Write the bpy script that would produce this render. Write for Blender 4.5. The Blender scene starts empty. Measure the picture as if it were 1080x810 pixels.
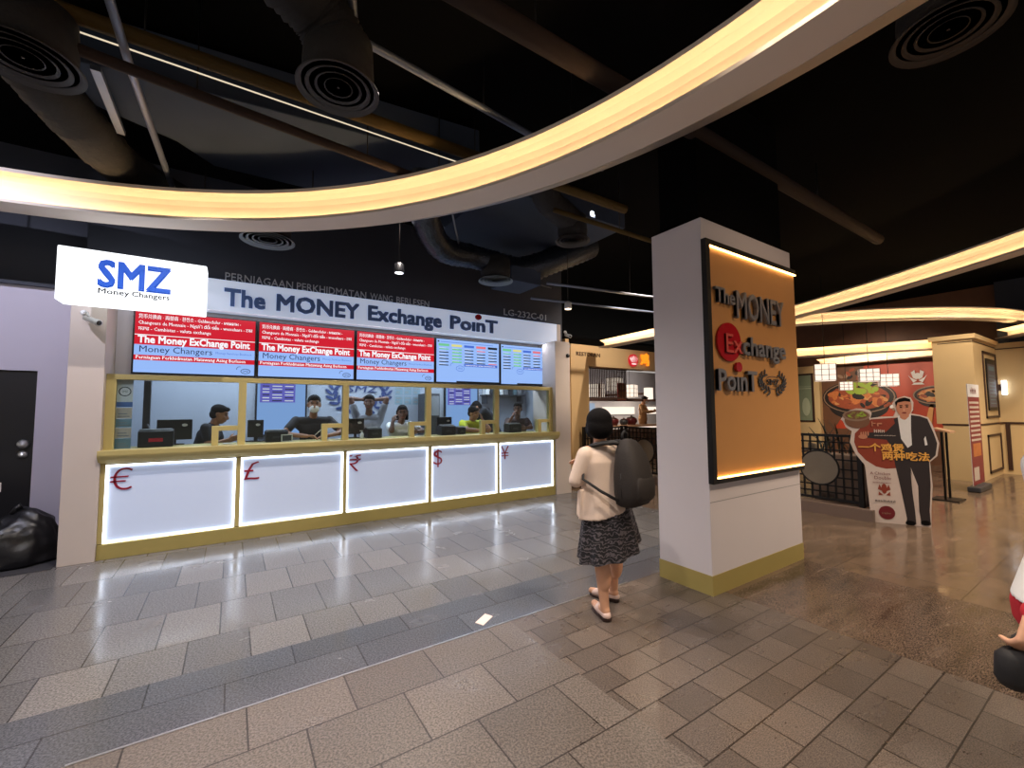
import bpy, bmesh, math, random
from mathutils import Vector, Matrix
random.seed(7)
SC = bpy.context.scene
COL = SC.collection
PI = math.pi
V = Vector

# ------------------------------------------------------------------ materials
def lin(c):
    f = lambda v: (v/255/12.92) if v/255 <= .04045 else ((v/255+.055)/1.055)**2.4
    return (f(c[0]), f(c[1]), f(c[2]), 1)

def mat(name, c, rough=.6, metal=0., emit=None, es=1., var=.06, scale=18., bump=0., sample=True, spec=.5):
    """procedural principled surface: base colour broken up by noise"""
    m = bpy.data.materials.new(name); m.use_nodes = True
    n = m.node_tree.nodes; L = m.node_tree.links
    b = n['Principled BSDF']
    b.inputs['Roughness'].default_value = rough
    b.inputs['Metallic'].default_value = metal
    b.inputs['Specular IOR Level'].default_value = spec
    col = lin(c)
    tc = n.new('ShaderNodeTexCoord'); nz = n.new('ShaderNodeTexNoise')
    nz.inputs['Scale'].default_value = scale; nz.inputs['Detail'].default_value = 4
    L.new(tc.outputs['Object'], nz.inputs['Vector'])
    mx = n.new('ShaderNodeMix'); mx.data_type = 'RGBA'
    mx.inputs[6].default_value = tuple(x*(1-var) for x in col[:3])+(1,)
    mx.inputs[7].default_value = tuple(min(1, x*(1+var)) for x in col[:3])+(1,)
    L.new(nz.outputs['Fac'], mx.inputs[0]); L.new(mx.outputs[2], b.inputs['Base Color'])
    if bump:
        bp = n.new('ShaderNodeBump'); bp.inputs['Strength'].default_value = bump; bp.inputs['Distance'].default_value = .01
        L.new(nz.outputs['Fac'], bp.inputs['Height']); L.new(bp.outputs['Normal'], b.inputs['Normal'])
    if emit:
        b.inputs['Emission Color'].default_value = lin(emit); b.inputs['Emission Strength'].default_value = es
        if not sample: m.cycles.emission_sampling = 'NONE'
    return m

def glow(name, c, s=1., sample=True):
    """a lit screen or lamp surface"""
    return mat(name, (8, 8, 8), .5, 0, c, s, 0, sample=sample, spec=.2)

def glass(name, tint=(225, 232, 232), refl=.13, rough=.02):
    m = bpy.data.materials.new(name); m.use_nodes = True
    n = m.node_tree.nodes; L = m.node_tree.links; n.clear()
    o = n.new('ShaderNodeOutputMaterial'); t = n.new('ShaderNodeBsdfTransparent'); g = n.new('ShaderNodeBsdfGlossy')
    t.inputs['Color'].default_value = lin(tint); g.inputs['Roughness'].default_value = rough
    fr = n.new('ShaderNodeFresnel'); fr.inputs['IOR'].default_value = 1.45
    ge = n.new('ShaderNodeNewGeometry'); iv = n.new('ShaderNodeMath'); iv.operation = 'SUBTRACT'; iv.inputs[0].default_value = 1; L.new(ge.outputs['Backfacing'], iv.inputs[1])
    mu = n.new('ShaderNodeMath'); mu.operation = 'MULTIPLY'; L.new(fr.outputs[0], mu.inputs[0]); L.new(iv.outputs[0], mu.inputs[1])     # reflect at the front face of each sheet only
    mx = n.new('ShaderNodeMixShader'); L.new(mu.outputs[0], mx.inputs[0])
    L.new(t.outputs[0], mx.inputs[1]); L.new(g.outputs[0], mx.inputs[2]); L.new(mx.outputs[0], o.inputs[0])
    return m

def floor_mat(name, c1, c2, mortar, bw, rh, rot, rough, speck=.25, sscale=160, stretch=(1, 1, 1), loc=(0, 0, 0), msize=.0045, vein=0., rv=.1, sheen=.5):
    m = bpy.data.materials.new(name); m.use_nodes = True
    n = m.node_tree.nodes; L = m.node_tree.links; b = n['Principled BSDF']
    g = n.new('ShaderNodeNewGeometry'); mp = n.new('ShaderNodeMapping')
    mp.inputs['Rotation'].default_value = (0, 0, rot); mp.inputs['Location'].default_value = loc
    L.new(g.outputs['Position'], mp.inputs['Vector'])
    br = n.new('ShaderNodeTexBrick'); L.new(mp.outputs[0], br.inputs['Vector'])
    br.inputs['Color1'].default_value = lin(c1); br.inputs['Color2'].default_value = lin(c2); br.inputs['Mortar'].default_value = lin(mortar)
    br.inputs['Scale'].default_value = 1; br.inputs['Brick Width'].default_value = bw; br.inputs['Row Height'].default_value = rh
    br.inputs['Mortar Size'].default_value = msize; br.inputs['Mortar Smooth'].default_value = .1
    mp2 = n.new('ShaderNodeMapping'); mp2.inputs['Scale'].default_value = stretch; mp2.inputs['Rotation'].default_value = (0, 0, .5)
    L.new(g.outputs['Position'], mp2.inputs['Vector'])
    nz = n.new('ShaderNodeTexNoise'); nz.inputs['Scale'].default_value = sscale; nz.inputs['Detail'].default_value = 5; nz.inputs['Roughness'].default_value = .7
    L.new(mp2.outputs[0], nz.inputs['Vector'])
    n2 = n.new('ShaderNodeTexNoise'); n2.inputs['Scale'].default_value = 2.3; n2.inputs['Detail'].default_value = 6
    L.new(mp2.outputs[0], n2.inputs['Vector'])
    r1 = n.new('ShaderNodeMapRange'); r1.inputs[1].default_value = .4; r1.inputs[2].default_value = .6; r1.inputs[3].default_value = 1-speck; r1.inputs[4].default_value = 1+speck
    L.new(nz.outputs['Fac'], r1.inputs[0])
    r2 = n.new('ShaderNodeMapRange'); r2.inputs[1].default_value = .3; r2.inputs[2].default_value = .7; r2.inputs[3].default_value = 1-vein; r2.inputs[4].default_value = 1+vein
    L.new(n2.outputs['Fac'], r2.inputs[0])
    mu = n.new('ShaderNodeMath'); mu.operation = 'MULTIPLY'; L.new(r1.outputs[0], mu.inputs[0]); L.new(r2.outputs[0], mu.inputs[1])
    vm = n.new('ShaderNodeVectorMath'); vm.operation = 'SCALE'; L.new(br.outputs['Color'], vm.inputs[0]); L.new(mu.outputs[0], vm.inputs['Scale'])
    L.new(vm.outputs[0], b.inputs['Base Color'])
    r3 = n.new('ShaderNodeMapRange'); r3.inputs[1].default_value = .3; r3.inputs[2].default_value = .7; r3.inputs[3].default_value = rough-rv/2; r3.inputs[4].default_value = rough+rv
    L.new(n2.outputs['Fac'], r3.inputs[0]); L.new(r3.outputs[0], b.inputs['Roughness'])
    b.inputs['Specular IOR Level'].default_value = sheen
    bp = n.new('ShaderNodeBump'); bp.inputs['Strength'].default_value = .25; bp.inputs['Distance'].default_value = .002; bp.invert = True
    L.new(br.outputs['Fac'], bp.inputs['Height']); L.new(bp.outputs['Normal'], b.inputs['Normal'])
    return m

def wave_mat(name, ca, cb, scale=9, dist=14, rough=.8):
    m = mat(name, ca, rough); n = m.node_tree.nodes; L = m.node_tree.links
    tc = n.new('ShaderNodeTexCoord'); w = n.new('ShaderNodeTexWave'); w.bands_direction = 'Z'
    w.inputs['Scale'].default_value = scale; w.inputs['Distortion'].default_value = dist; w.inputs['Detail'].default_value = 2; w.inputs['Detail Scale'].default_value = 2.2
    L.new(tc.outputs['Object'], w.inputs['Vector'])
    cr = n.new('ShaderNodeValToRGB'); cr.color_ramp.elements[0].position = .62; cr.color_ramp.elements[0].color = lin(ca)
    cr.color_ramp.elements[1].position = .9; cr.color_ramp.elements[1].color = lin(cb)
    L.new(w.outputs['Fac'], cr.inputs[0]); L.new(cr.outputs[0], n['Principled BSDF'].inputs['Base Color'])
    return m

# ------------------------------------------------------------------ mesh builder
_txt_cache = {}
def text_mesh(s, depth, bold, res):
    k = (s, depth, bold, res)
    if k not in _txt_cache:
        c = bpy.data.curves.new('lettering', 'FONT'); c.body = s; c.resolution_u = res; c.offset = bold; c.extrude = max(depth, 0)
        o = bpy.data.objects.new('lettering', c); COL.objects.link(o)
        bpy.context.view_layer.update()
        me = bpy.data.meshes.new_from_object(o.evaluated_get(bpy.context.evaluated_depsgraph_get()))
        vs = [v.co.copy() for v in me.vertices]; fs = [tuple(p.vertices) for p in me.polygons]
        bpy.data.objects.remove(o); bpy.data.curves.remove(c); bpy.data.meshes.remove(me)
        _txt_cache[k] = (vs, fs)
    return _txt_cache[k]
CAP = .682

class MB:
    def __init__(s, o=(0, 0, 0), x=(1, 0, 0), z=(0, 0, 1)):
        s.v = []; s.f = []; s.m = []; s.sm = []
        s.frame(o, x, z)
    def frame(s, o, x, z=(0, 0, 1)):
        s.o = V(o); s.x = V(x).normalized(); s.z = V(z).normalized(); s.n = s.x.cross(s.z)   # n: outward normal of a drawn panel
    def add(s, vs, fs, m=0, smooth=False):
        b = len(s.v); s.v += [tuple(v) for v in vs]
        for f in fs: s.f.append(tuple(b+i for i in f)); s.m.append(m); s.sm.append(smooth)
        return s
    def box(s, x0, x1, y0, y1, z0, z1, m=0):
        vs = [(x, y, z) for x in (x0, x1) for y in (y0, y1) for z in (z0, z1)]
        return s.add(vs, [(0, 1, 3, 2), (4, 6, 7, 5), (0, 4, 5, 1), (2, 3, 7, 6), (0, 2, 6, 4), (1, 5, 7, 3)], m)
    def prism(s, pts, d, m=0):
        """pts: 3D loop, d: extrusion vector"""
        n = len(pts); d = V(d); vs = [V(p) for p in pts]+[V(p)+d for p in pts]
        fs = [tuple(range(n))[::-1], tuple(range(n, 2*n))]+[(i, (i+1) % n, n+(i+1) % n, n+i) for i in range(n)]
        return s.add(vs, fs, m)
    def loft(s, rings, m=0, cap=True, closed=True, smooth=True):
        k = len(rings[0]); vs = [p for r in rings for p in r]; fs = []
        for i in range(len(rings)-1):
            for j in range(k if closed else k-1):
                a = i*k+j; b = i*k+(j+1) % k; fs.append((a, b, b+k, a+k))
        if cap: fs += [tuple(range(k))[::-1], tuple(range((len(rings)-1)*k, len(rings)*k))]
        return s.add(vs, fs, m, smooth)
    def tube(s, pts, r, m=0, seg=10, smooth=True, flat=1.):
        pts = [V(p) for p in pts]; rs = r if isinstance(r, (list, tuple)) else [r]*len(pts); rings = []
        up = None
        for i, p in enumerate(pts):
            t = (pts[min(i+1, len(pts)-1)]-pts[max(i-1, 0)]).normalized()
            if up is None:
                up = V((0, 0, 1)) if abs(t.z) < .9 else V((1, 0, 0))
            a = t.cross(up).normalized(); up = a.cross(t).normalized()
            rings.append([p+(a*math.cos(q)+up*math.sin(q)*flat)*rs[i] for q in [2*PI*j/seg for j in range(seg)]])
        return s.loft(rings, m, smooth=smooth)
    def lathe(s, c, prof, m=0, seg=24, axis=(0, 0, 1), smooth=True):
        c = V(c); ax = V(axis).normalized(); a = ax.orthogonal().normalized(); b = ax.cross(a)
        return s.loft([[c+ax*z+(a*math.cos(q)+b*math.sin(q))*r for q in [2*PI*j/seg for j in range(seg)]] for r, z in prof], m, smooth=smooth)
    def ell(s, c, r, m=0, seg=14, rings=9):
        c = V(c); R = []
        for i in range(1, rings):
            t = PI*i/rings; R.append([c+V((r[0]*math.sin(t)*math.cos(q), r[1]*math.sin(t)*math.sin(q), -r[2]*math.cos(t))) for q in [2*PI*j/seg for j in range(seg)]])
        return s.loft(R, m)
    # --- drawing on the current frame (u along x, w up, d outwards)
    def P(s, u, w, d=0): return s.o+s.x*u+s.z*w+s.n*d
    def rect(s, u0, w0, u1, w1, m=0, d=.001):
        return s.add([s.P(u0, w0, d), s.P(u1, w0, d), s.P(u1, w1, d), s.P(u0, w1, d)], [(0, 1, 2, 3)], m)
    def poly(s, pts, m=0, d=.001):
        return s.add([s.P(u, w, d) for u, w in pts], [tuple(range(len(pts)))], m)
    def oval(s, u, w, a, b, m=0, d=.001, seg=28, rot=0):
        return s.poly([(u+a*math.cos(t)*math.cos(rot)-b*math.sin(t)*math.sin(rot), w+a*math.cos(t)*math.sin(rot)+b*math.sin(t)*math.cos(rot)) for t in [2*PI*i/seg for i in range(seg)]], m, d)
    def ringd(s, u, w, a, b, th, m=0, d=.001, seg=28, t0=0, t1=2*PI):
        ts = [t0+(t1-t0)*i/seg for i in range(seg+1)]
        vs = [s.P(u+(a+k)*math.cos(t), w+(b+k)*math.sin(t), d) for t in ts for k in (0, th)]
        return s.add(vs, [(2*i, 2*i+1, 2*i+3, 2*i+2) for i in range(seg)], m)
    def disc3(s, u, w, a, b, d0, d1, m=0, seg=32):
        """a round solid standing on the frame from d0 to d1"""
        return s.loft([[s.P(u+a*math.cos(t), w+b*math.sin(t), d) for t in [2*PI*i/seg for i in range(seg)]] for d in (d0, d1)], m, smooth=False)
    def text(s, t, u, w, cap, width=None, m=0, d=.001, depth=0., bold=0., shear=0., al='L', res=2):
        sz = cap/CAP; vs, fs = text_mesh(t, depth/sz/2 if depth else 0, min(bold, 0), res)
        if not vs: return s
        if bold > 0:     # heavier strokes: the same glyphs laid a hair apart
            k_ = bold*.9; sh = [(-k_, 0), (k_, 0)] if res == 1 else [(-k_, -k_), (k_, -k_), (-k_, k_), (k_, k_), (0, 0)]
            nv = len(vs); fs = [tuple(i+nv*j for i in f) for j in range(len(sh)) for f in fs]; vs = [v+V((a, b, .004*j)) for j, (a, b) in enumerate(sh) for v in vs]
        x0 = min(v.x for v in vs); x1 = max(v.x for v in vs); zz = min(v.z for v in vs)
        kx = (width/(x1-x0)) if width else sz
        W = (x1-x0)*kx; off = u-(0 if al == 'L' else W/2 if al == 'C' else W)
        return s.add([s.P(off+(v.x-x0)*kx+shear*v.y*sz, w+v.y*sz, d+(v.z-zz)*sz) for v in vs], fs, m)
    def scrawl(s, u, w, h, width, m=0, d=.001, seed=1):
        rn = random.Random(seed); x = u
        while x < u+width-h*.4:
            k = h*rn.uniform(.5, .95); s.rect(x, w, x+k*.25, w+h*rn.uniform(.6, 1), m, d); s.rect(x, w+h*rn.uniform(.3, .5), x+k*.8, w+h*rn.uniform(.52, .65), m, d)
            if rn.random() < .6: s.rect(x+k*.55, w, x+k*.78, w+h*rn.uniform(.5, 1), m, d)
            x += k*1.05
        return s
    def build(s, name, mats, parent=None, bevel=0., label=None, kind=None, subsurf=0):
        me = bpy.data.meshes.new(name); me.from_pydata(s.v, [], s.f)
        mats = mats if isinstance(mats, (list, tuple)) else [mats]
        for m in mats: me.materials.append(m)
        me.polygons.foreach_set('material_index', s.m); me.polygons.foreach_set('use_smooth', s.sm)
        me.validate(); me.update()
        o = bpy.data.objects.new(name, me); COL.objects.link(o)
        if parent: o.parent = parent
        if bevel:
            b = o.modifiers.new('edge', 'BEVEL'); b.width = bevel; b.segments = 2; b.limit_method = 'ANGLE'; b.angle_limit = .6
        if subsurf:
            b = o.modifiers.new('round', 'SUBSURF'); b.levels = b.render_levels = subsurf
        if label: o['label'] = label
        if kind: o['kind'] = kind
        return o

def tag(o, label, cat=None, group=None, kind=None):
    o['label'] = label
    if cat: o['category'] = cat
    if group: o['group'] = group
    if kind: o['kind'] = kind
    return o

def thing(name, label, cat, loc=(0, 0, 0), rotz=0., group=None):
    o = bpy.data.objects.new(name, None); o.empty_display_size = .1; COL.objects.link(o)
    o.location = loc; o.rotation_euler = (0, 0, rotz)
    return tag(o, label, cat, group)

def struct(mb, name, mats, label, **k):
    o = mb.build(name, mats, **k); o['kind'] = 'structure'; o['label'] = label; return o

def dup(root, loc=None, rotz=None, label=None):
    r = root.copy(); COL.objects.link(r)
    if loc is not None: r.location = loc
    if rotz is not None: r.rotation_euler = (0, 0, rotz)
    if label: r['label'] = label
    for ch in list(root.children):
        c = ch.copy(); COL.objects.link(c); c.parent = r
        for g in list(ch.children):
            d = g.copy(); COL.objects.link(d); d.parent = c
    return r

# ------------------------------------------------------------------ palette
M = {}
M['white_wall'] = mat('painted white wall', (214, 208, 212), .55, scale=3, var=.03)
M['pier'] = mat('cream pier paint', (205, 192, 182), .5, scale=3, var=.03)
M['lavender'] = mat('service wall paint', (196, 190, 205), .6, scale=3, var=.03)
M['charcoal'] = mat('charcoal wall paint', (48, 52, 64), .7, scale=4, var=.1)
M['ceil'] = mat('black ceiling paint', (9, 9, 10), .95, scale=2, var=.3, spec=.05)
M['blackmetal'] = mat('black metal', (20, 18, 18), .45, .4)
M['black'] = mat('black plastic', (22, 22, 26), .4)
M['dkgrey'] = mat('dark grey plastic', (58, 60, 66), .45)
M['grey'] = mat('grey plastic', (140, 142, 146), .45)
M['whitep'] = mat('white plastic', (225, 225, 225), .4)
M['gold'] = mat('pale gold laminate', (196, 180, 118), .42, .15, scale=6, var=.05)
M['golddk'] = mat('gold skirting laminate', (176, 160, 96), .38, .2, scale=6, var=.06)
M['panel'] = mat('lit frosted acrylic', (205, 214, 230), .35, 0, (160, 186, 232), .27, .02)
M['edge'] = glow('white light strip', (228, 238, 255), 7)
M['redsym'] = mat('dark red acrylic', (150, 22, 48), .3)
M['band'] = mat('white sign panel', (222, 226, 234), .4, 0, (190, 208, 240), .45, .02)  # emission stands in for the floods that brighten the fascia
M['blueletter'] = mat('steel blue letter', (84, 116, 178), .4)
M['smzbox'] = glow('lit white sign face', (246, 250, 255), 1.7)
M['smzblue'] = mat('bright blue letter', (24, 82, 186), .5, 0, (20, 78, 190), .45, 0, sample=False)
M['greyletter'] = mat('grey raised letter', (120, 122, 126), .45, .3)
M['dimletter'] = mat('thin grey letter', (176, 178, 184), .45)
M['cove'] = mat('white plasterboard', (228, 216, 204), .75, scale=3, var=.02)
M['led'] = glow('warm light strip', (255, 212, 150), 21)
M['satin'] = mat('satin white metal trim', (236, 228, 220), .34, .85, var=.02)
M['led2'] = glow('warm sign strip', (255, 196, 118), 11)
M['signpanel'] = mat('tan laminate', (192, 138, 78), .45, scale=5, var=.05)
M['steelletter'] = mat('brushed steel letter', (128, 128, 134), .35, .3)
M['reddisc'] = mat('gloss red acrylic', (172, 24, 34), .18)
M['duct'] = mat('silver foil duct', (58, 63, 72), .35, .8, scale=34, var=.5, bump=1.)
M['ductdk'] = mat('dusty dark duct', (38, 37, 38), .85, 0., scale=25, var=.3, bump=.5)
M['diff'] = mat('dark diffuser paint', (62, 58, 58), .6)
M['diff2'] = mat('grey diffuser paint', (120, 132, 140), .5)
M['ypipe'] = mat('yellow gas pipe', (74, 58, 26), .7, spec=.2)
M['bpipe'] = mat('brown sprinkler pipe', (50, 39, 35), .75, spec=.2)
M['gpipe'] = mat('galvanised conduit', (118, 126, 144), .4, .5)
M['slab'] = mat('grey duct sheet', (60, 70, 88), .8, scale=2, var=.2, spec=.15)
M['bulb'] = glow('downlight glow', (255, 224, 180), 5)
M['bulbw'] = glow('cool downlight glow', (240, 245, 255), 3)
M['beige'] = mat('beige wall finish', (206, 172, 122), .55, scale=3, var=.04)
M['cream'] = mat('cream wall panel', (218, 190, 142), .5, scale=3, var=.04)
M['browntrim'] = mat('dark brown trim', (60, 36, 26), .5)
M['kerb'] = mat('granite kerb', (116, 98, 88), .45, scale=60, var=.2)
M['granite'] = mat('brown granite post', (92, 70, 58), .3, scale=30, var=.35)
M['frost'] = mat('frosted disc', (118, 108, 94), .5)
M['skin'] = mat('light skin', (216, 164, 132), .5, var=.03)
M['skint'] = mat('tan skin', (168, 116, 86), .5, var=.03)
M['skind'] = mat('brown skin', (112, 74, 56), .5, var=.03)
M['eye'] = mat('dark eye', (30, 22, 20), .3)
M['lip'] = mat('lip', (150, 80, 74), .5)
M['hair'] = mat('black hair', (12, 10, 11), .8, scale=60, var=.4, bump=.3, spec=.15)
M['hairb'] = mat('dark brown hair', (34, 24, 22), .8, scale=60, var=.3, bump=.3)
M['cardigan'] = mat('blush knit cardigan', (222, 200, 184), .8, scale=120, var=.06, bump=.15)
M['skirt'] = wave_mat('black patterned skirt', (20, 19, 24), (92, 86, 92), 10, 11)
M['bag'] = mat('dark grey canvas', (38, 32, 30), .75, scale=90, var=.15, bump=.2)
M['strap'] = mat('black webbing', (22, 20, 22), .7)
M['shoe'] = mat('pink leather', (222, 194, 184), .5)
M['sole'] = mat('dark sole', (46, 26, 22), .5)
M['navy'] = mat('black work shirt', (26, 26, 34), .8)
M['gshirt'] = mat('grey T-shirt', (150, 152, 162), .85)
M['wshirt'] = mat('white blouse', (228, 228, 228), .8)
M['yshirt'] = mat('yellow shirt', (206, 212, 40), .8)
M['bshirt'] = mat('brown shirt', (66, 46, 44), .8)
M['tshirt'] = mat('tan uniform', (196, 150, 104), .8)
M['trouser'] = mat('dark trousers', (34, 34, 40), .85)
M['redcloth'] = mat('red cloth', (186, 28, 44), .8)
M['mask'] = mat('white face mask', (232, 232, 230), .8)
M['scr_blue'] = glow('screen pale blue', (150, 186, 248), 1.0)
M['scr_red'] = glow('screen red', (208, 22, 44), 1.0)
M['scr_white'] = glow('screen white', (250, 250, 255), 1.0, False)
M['scr_navy'] = glow('screen dark text', (30, 40, 90), 1.0, False)
M['scr_green'] = glow('screen green', (120, 208, 150), .9, False)
M['scr_lblue'] = glow('screen strong blue', (70, 112, 220), .9, False)
M['scr_yel'] = glow('screen yellow', (230, 226, 140), .9, False)
M['scr_pink'] = glow('screen pink', (240, 120, 130), .9, False)
M['scr_violet'] = glow('screen violet', (120, 112, 224), .9, False)
M['scr_k'] = glow('screen black', (20, 22, 30), .8, False)
M['glass'] = glass('clear counter glass')
M['wglass'] = glass('grey green window glass', (170, 184, 168))
M['paper'] = mat('printed paper', (226, 224, 226), .7)
M['paperb'] = mat('blue grey leaflet', (120, 150, 164), .6)
M['papertan'] = mat('pale leaflet', (206, 190, 176), .6)
M['bin'] = mat('black bin liner', (20, 20, 24), .35, scale=14, var=.3, bump=.7)
M['card'] = mat('brown cardboard', (112, 82, 66), .8)
M['steel'] = mat('satin steel', (190, 190, 190), .3, .9)
M['lantern'] = glow('lantern paper glow', (255, 236, 216), 1.25)
M['lgrid'] = mat('lantern lattice', (150, 120, 100), .6)
M['board'] = mat('standee board white', (214, 198, 190), .5)
M['bd_red'] = mat('print brick red', (142, 58, 40), .5)
M['bd_dk'] = mat('print dark suit', (46, 38, 40), .5)
M['bd_gold'] = mat('print gold', (240, 178, 84), .5)
M['bd_skin'] = mat('print skin', (196, 132, 104), .5)
M['bd_maroon'] = mat('print maroon', (112, 22, 32), .5)
M['bd_brown'] = mat('print brown', (122, 84, 62), .5)
M['bd_olive'] = mat('print olive', (142, 128, 66), .5)
M['bd_green'] = mat('print lettuce green', (150, 176, 60), .5)
M['mural'] = mat('mural red print', (176, 62, 34), .5, scale=2, var=.08)
M['muralbrown'] = mat('mural brown print', (104, 70, 50), .5, scale=4, var=.25)
M['bowlblack'] = mat('mural black bowl', (30, 24, 24), .5)
M['bowlrim'] = mat('mural bowl rim', (146, 120, 100), .5)
M['meat'] = mat('mural meat', (150, 72, 44), .5, scale=20, var=.3)
M['meat2'] = mat('mural sauce', (196, 116, 62), .5, scale=20, var=.3)
M['soup'] = mat('mural soup', (204, 150, 92), .5)
M['banner'] = mat('banner red print', (134, 46, 52), .5)
M['posterblue'] = mat('grey blue menu print', (92, 92, 112), .5)
M['fire'] = glow('lit orange sign', (255, 140, 30), 1.4)
M['firered'] = glow('lit red sign', (196, 30, 40), 1.1)
M['rest_back'] = mat('restaurant grey panel', (178, 176, 180), .5, scale=3, var=.1)
M['counter_tan'] = mat('tan counter stone', (186, 146, 116), .4, scale=20, var=.1)
M['maroon'] = mat('maroon crockery', (92, 26, 30), .4)
M['leaf'] = mat('dark leaf', (30, 36, 26), .5)
M['matdk'] = mat('dark floor mat', (50, 50, 56), .9, scale=80, var=.2)
M['interior'] = mat('booth interior paint', (160, 166, 178), .6, scale=3, var=.03)

# ------------------------------------------------------------------ camera
cam = bpy.data.cameras.new('camera'); cam.sensor_width = 36; cam.lens = 450.6024/1080*36; cam.clip_end = 200; cam.clip_start = .05
co = bpy.data.objects.new('camera', cam); COL.objects.link(co); SC.camera = co
rr = V((.83700001, -.54716856, -.00612821)); uu = V((-.02822482, -.05435415, .99812273)); ff = V((.54647447, .83525576, .06093816))
co.matrix_world = Matrix(((rr.x, uu.x, -ff.x, 1.18992932), (rr.y, uu.y, -ff.y, -6.42165599), (rr.z, uu.z, -ff.z, 1.6), (0, 0, 0, 1)))

# ------------------------------------------------------------------ setting
FM = [floor_mat('grey granite tiles', (122, 119, 118), (98, 97, 99), (62, 60, 60), .36, .62, 0, .17, .4, 90, loc=(.1, .12, 0), rv=.12),
      floor_mat('tan granite tiles', (112, 103, 96), (95, 87, 81), (52, 45, 41), .5, .42, 0, .32, .5, 90, loc=(.2, .18, 0), rv=.12),
      floor_mat('small tan granite tiles', (106, 95, 87), (86, 77, 71), (50, 43, 38), .3, .2, .0, .28, .5, 80, (1, 2.5, 1), loc=(.1, .0, 0), rv=.15),
      floor_mat('streaky dark granite', (98, 84, 74), (92, 78, 69), (78, 66, 58), 3, 3, 0, .2, .75, 34, (1, 4.5, 1), vein=.35),
      floor_mat('polished brown marble', (112, 94, 80), (102, 86, 73), (80, 66, 55), 1.2, .9, 0, .14, .1, 60, (1, 3, 1), vein=.18, rv=.1)]
FM.append(floor_mat('dark grey granite band', (92, 94, 100), (80, 82, 88), (60, 60, 63), .75, .55, 0, .16, .4, 90, loc=(.3, .0, 0), rv=.12))
fl = MB()
def fq(x0, x1, y0, y1, m): fl.add([(x0, y0, 0), (x1, y0, 0), (x1, y1, 0), (x0, y1, 0)], [(0, 1, 2, 3)], m)
fq(-6, 6.9, -3.05, 3, 0); fq(-6, 6.9, -3.6, -3.05, 5); fq(-6, 3.0, -14, -3.6, 1); fq(3.0, 4.85, -14, -3.6, 2); fq(4.85, 6.3, -9, -4.27, 3)
fq(4.85, 6.3, -14, -9, 4); fq(4.85, 6.9, -4.27, -3.6, 4); fq(6.3, 6.9, -14, -4.27, 4); fq(6.9, 22, -14, 10, 4)
struct(fl, 'floor', FM, 'polished grey, tan and brown granite floor of the mall concourse')
m_ = MB(); m_.box(.6, 4.3, -3.607, -3.594, 0, .003); o = struct(m_, 'trim_1', M['steel'], 'thin metal strip between grey and tan floor tiles')
c_ = MB(); c_.box(-6, 22, -14, 10, 4.75, 4.85); struct(c_, 'ceiling', M['ceil'], 'black painted exposed concrete ceiling')

# service wall with a black door
w = MB(); w.box(-4, -.28, .68, .8, 2.085, 3.06); w.box(-.7, -.28, .68, .8, 0, 2.085); w.box(-4, -1.62, .68, .8, 0, 2.085)
struct(w, 'wall_left', M['lavender'], 'pale lavender service wall around the black door')
d = MB(); d.box(-1.62, -.7, .71, .76, 0, 2.085); dr = struct(d, 'door_1', M['black'], 'black service door in the pale lavender wall', bevel=.006)
h = MB(); h.lathe((-.785, .71, 1.25), [(.0, 0), (.05, 0), (.052, .012), (.04, .05), (.0, .055)], axis=(0, -1, 0)); h.build('knob', M['steel'], dr)
h = MB(); h.lathe((-.785, .71, 1.13), [(.0, 0), (.042, 0), (.042, .015), (.02, .03), (.0, .03)], axis=(0, -1, 0)); h.build('deadbolt', M['steel'], dr)
g_ = MB((-1.05, .709, 1.32)); g_.rect(-.2, 0, .0, .12, 0, .003); g_.build('green_sticker', glow('green exit sticker', (60, 160, 90), .5), dr)
w = MB(); w.box(-6, -.32, .82, .95, 3.06, 4.75); struct(w, 'wall_upper', M['charcoal'], 'dark wall zone above the lavender service wall')
m_ = MB(); m_.box(-4, -.32, .62, .82, 3.06, 3.1); m_.build('trim_2', M['charcoal'], kind='structure', label='dark cap along the top of the lavender wall')

# booth shell
w = MB(); w.box(-.3, 6.95, .45, .6, 2.93, 4.75); struct(w, 'wall_front', M['charcoal'], 'charcoal wall above the exchange booth sign')
w = MB(); w.box(-.29, .0, -.045, .7, 0, 2.93); struct(w, 'trim_3', M['pier'], 'cream pier at the euro end of the booth', bevel=.004)
w = MB(); w.box(6.365, 6.73, -.035, .7, 0, 2.93); struct(w, 'trim_4', M['pier'], 'cream pier at the yen end of the booth', bevel=.004)
w = MB(); w.box(0, .15, .44, .5, 2.02, 2.93); w.box(6.6, 6.4, .44, .5, 2.02, 2.93); w.box(-.1, 6.5, .5, .6, 2.0, 2.93)
struct(w, 'wall_header', M['white_wall'], 'pale header wall behind the row of screens')
w = MB(); w.box(-.1, 7.4, 2.3, 2.4, 0, 2.95); struct(w, 'wall_back', M['interior'], 'pale grey back wall inside the exchange booth')
w = MB(); w.box(-.2, -.1, .6, 2.4, 0, 2.95); w.box(7.3, 7.4, .95, 2.4, 0, 2.95); struct(w, 'wall_side', M['interior'], 'side walls inside the exchange booth')
w = MB(); w.box(-.1, 7.3, .6, 2.4, 2.95, 3.0); struct(w, 'ceiling_booth', M['interior'], 'pale ceiling inside the exchange booth')

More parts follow.
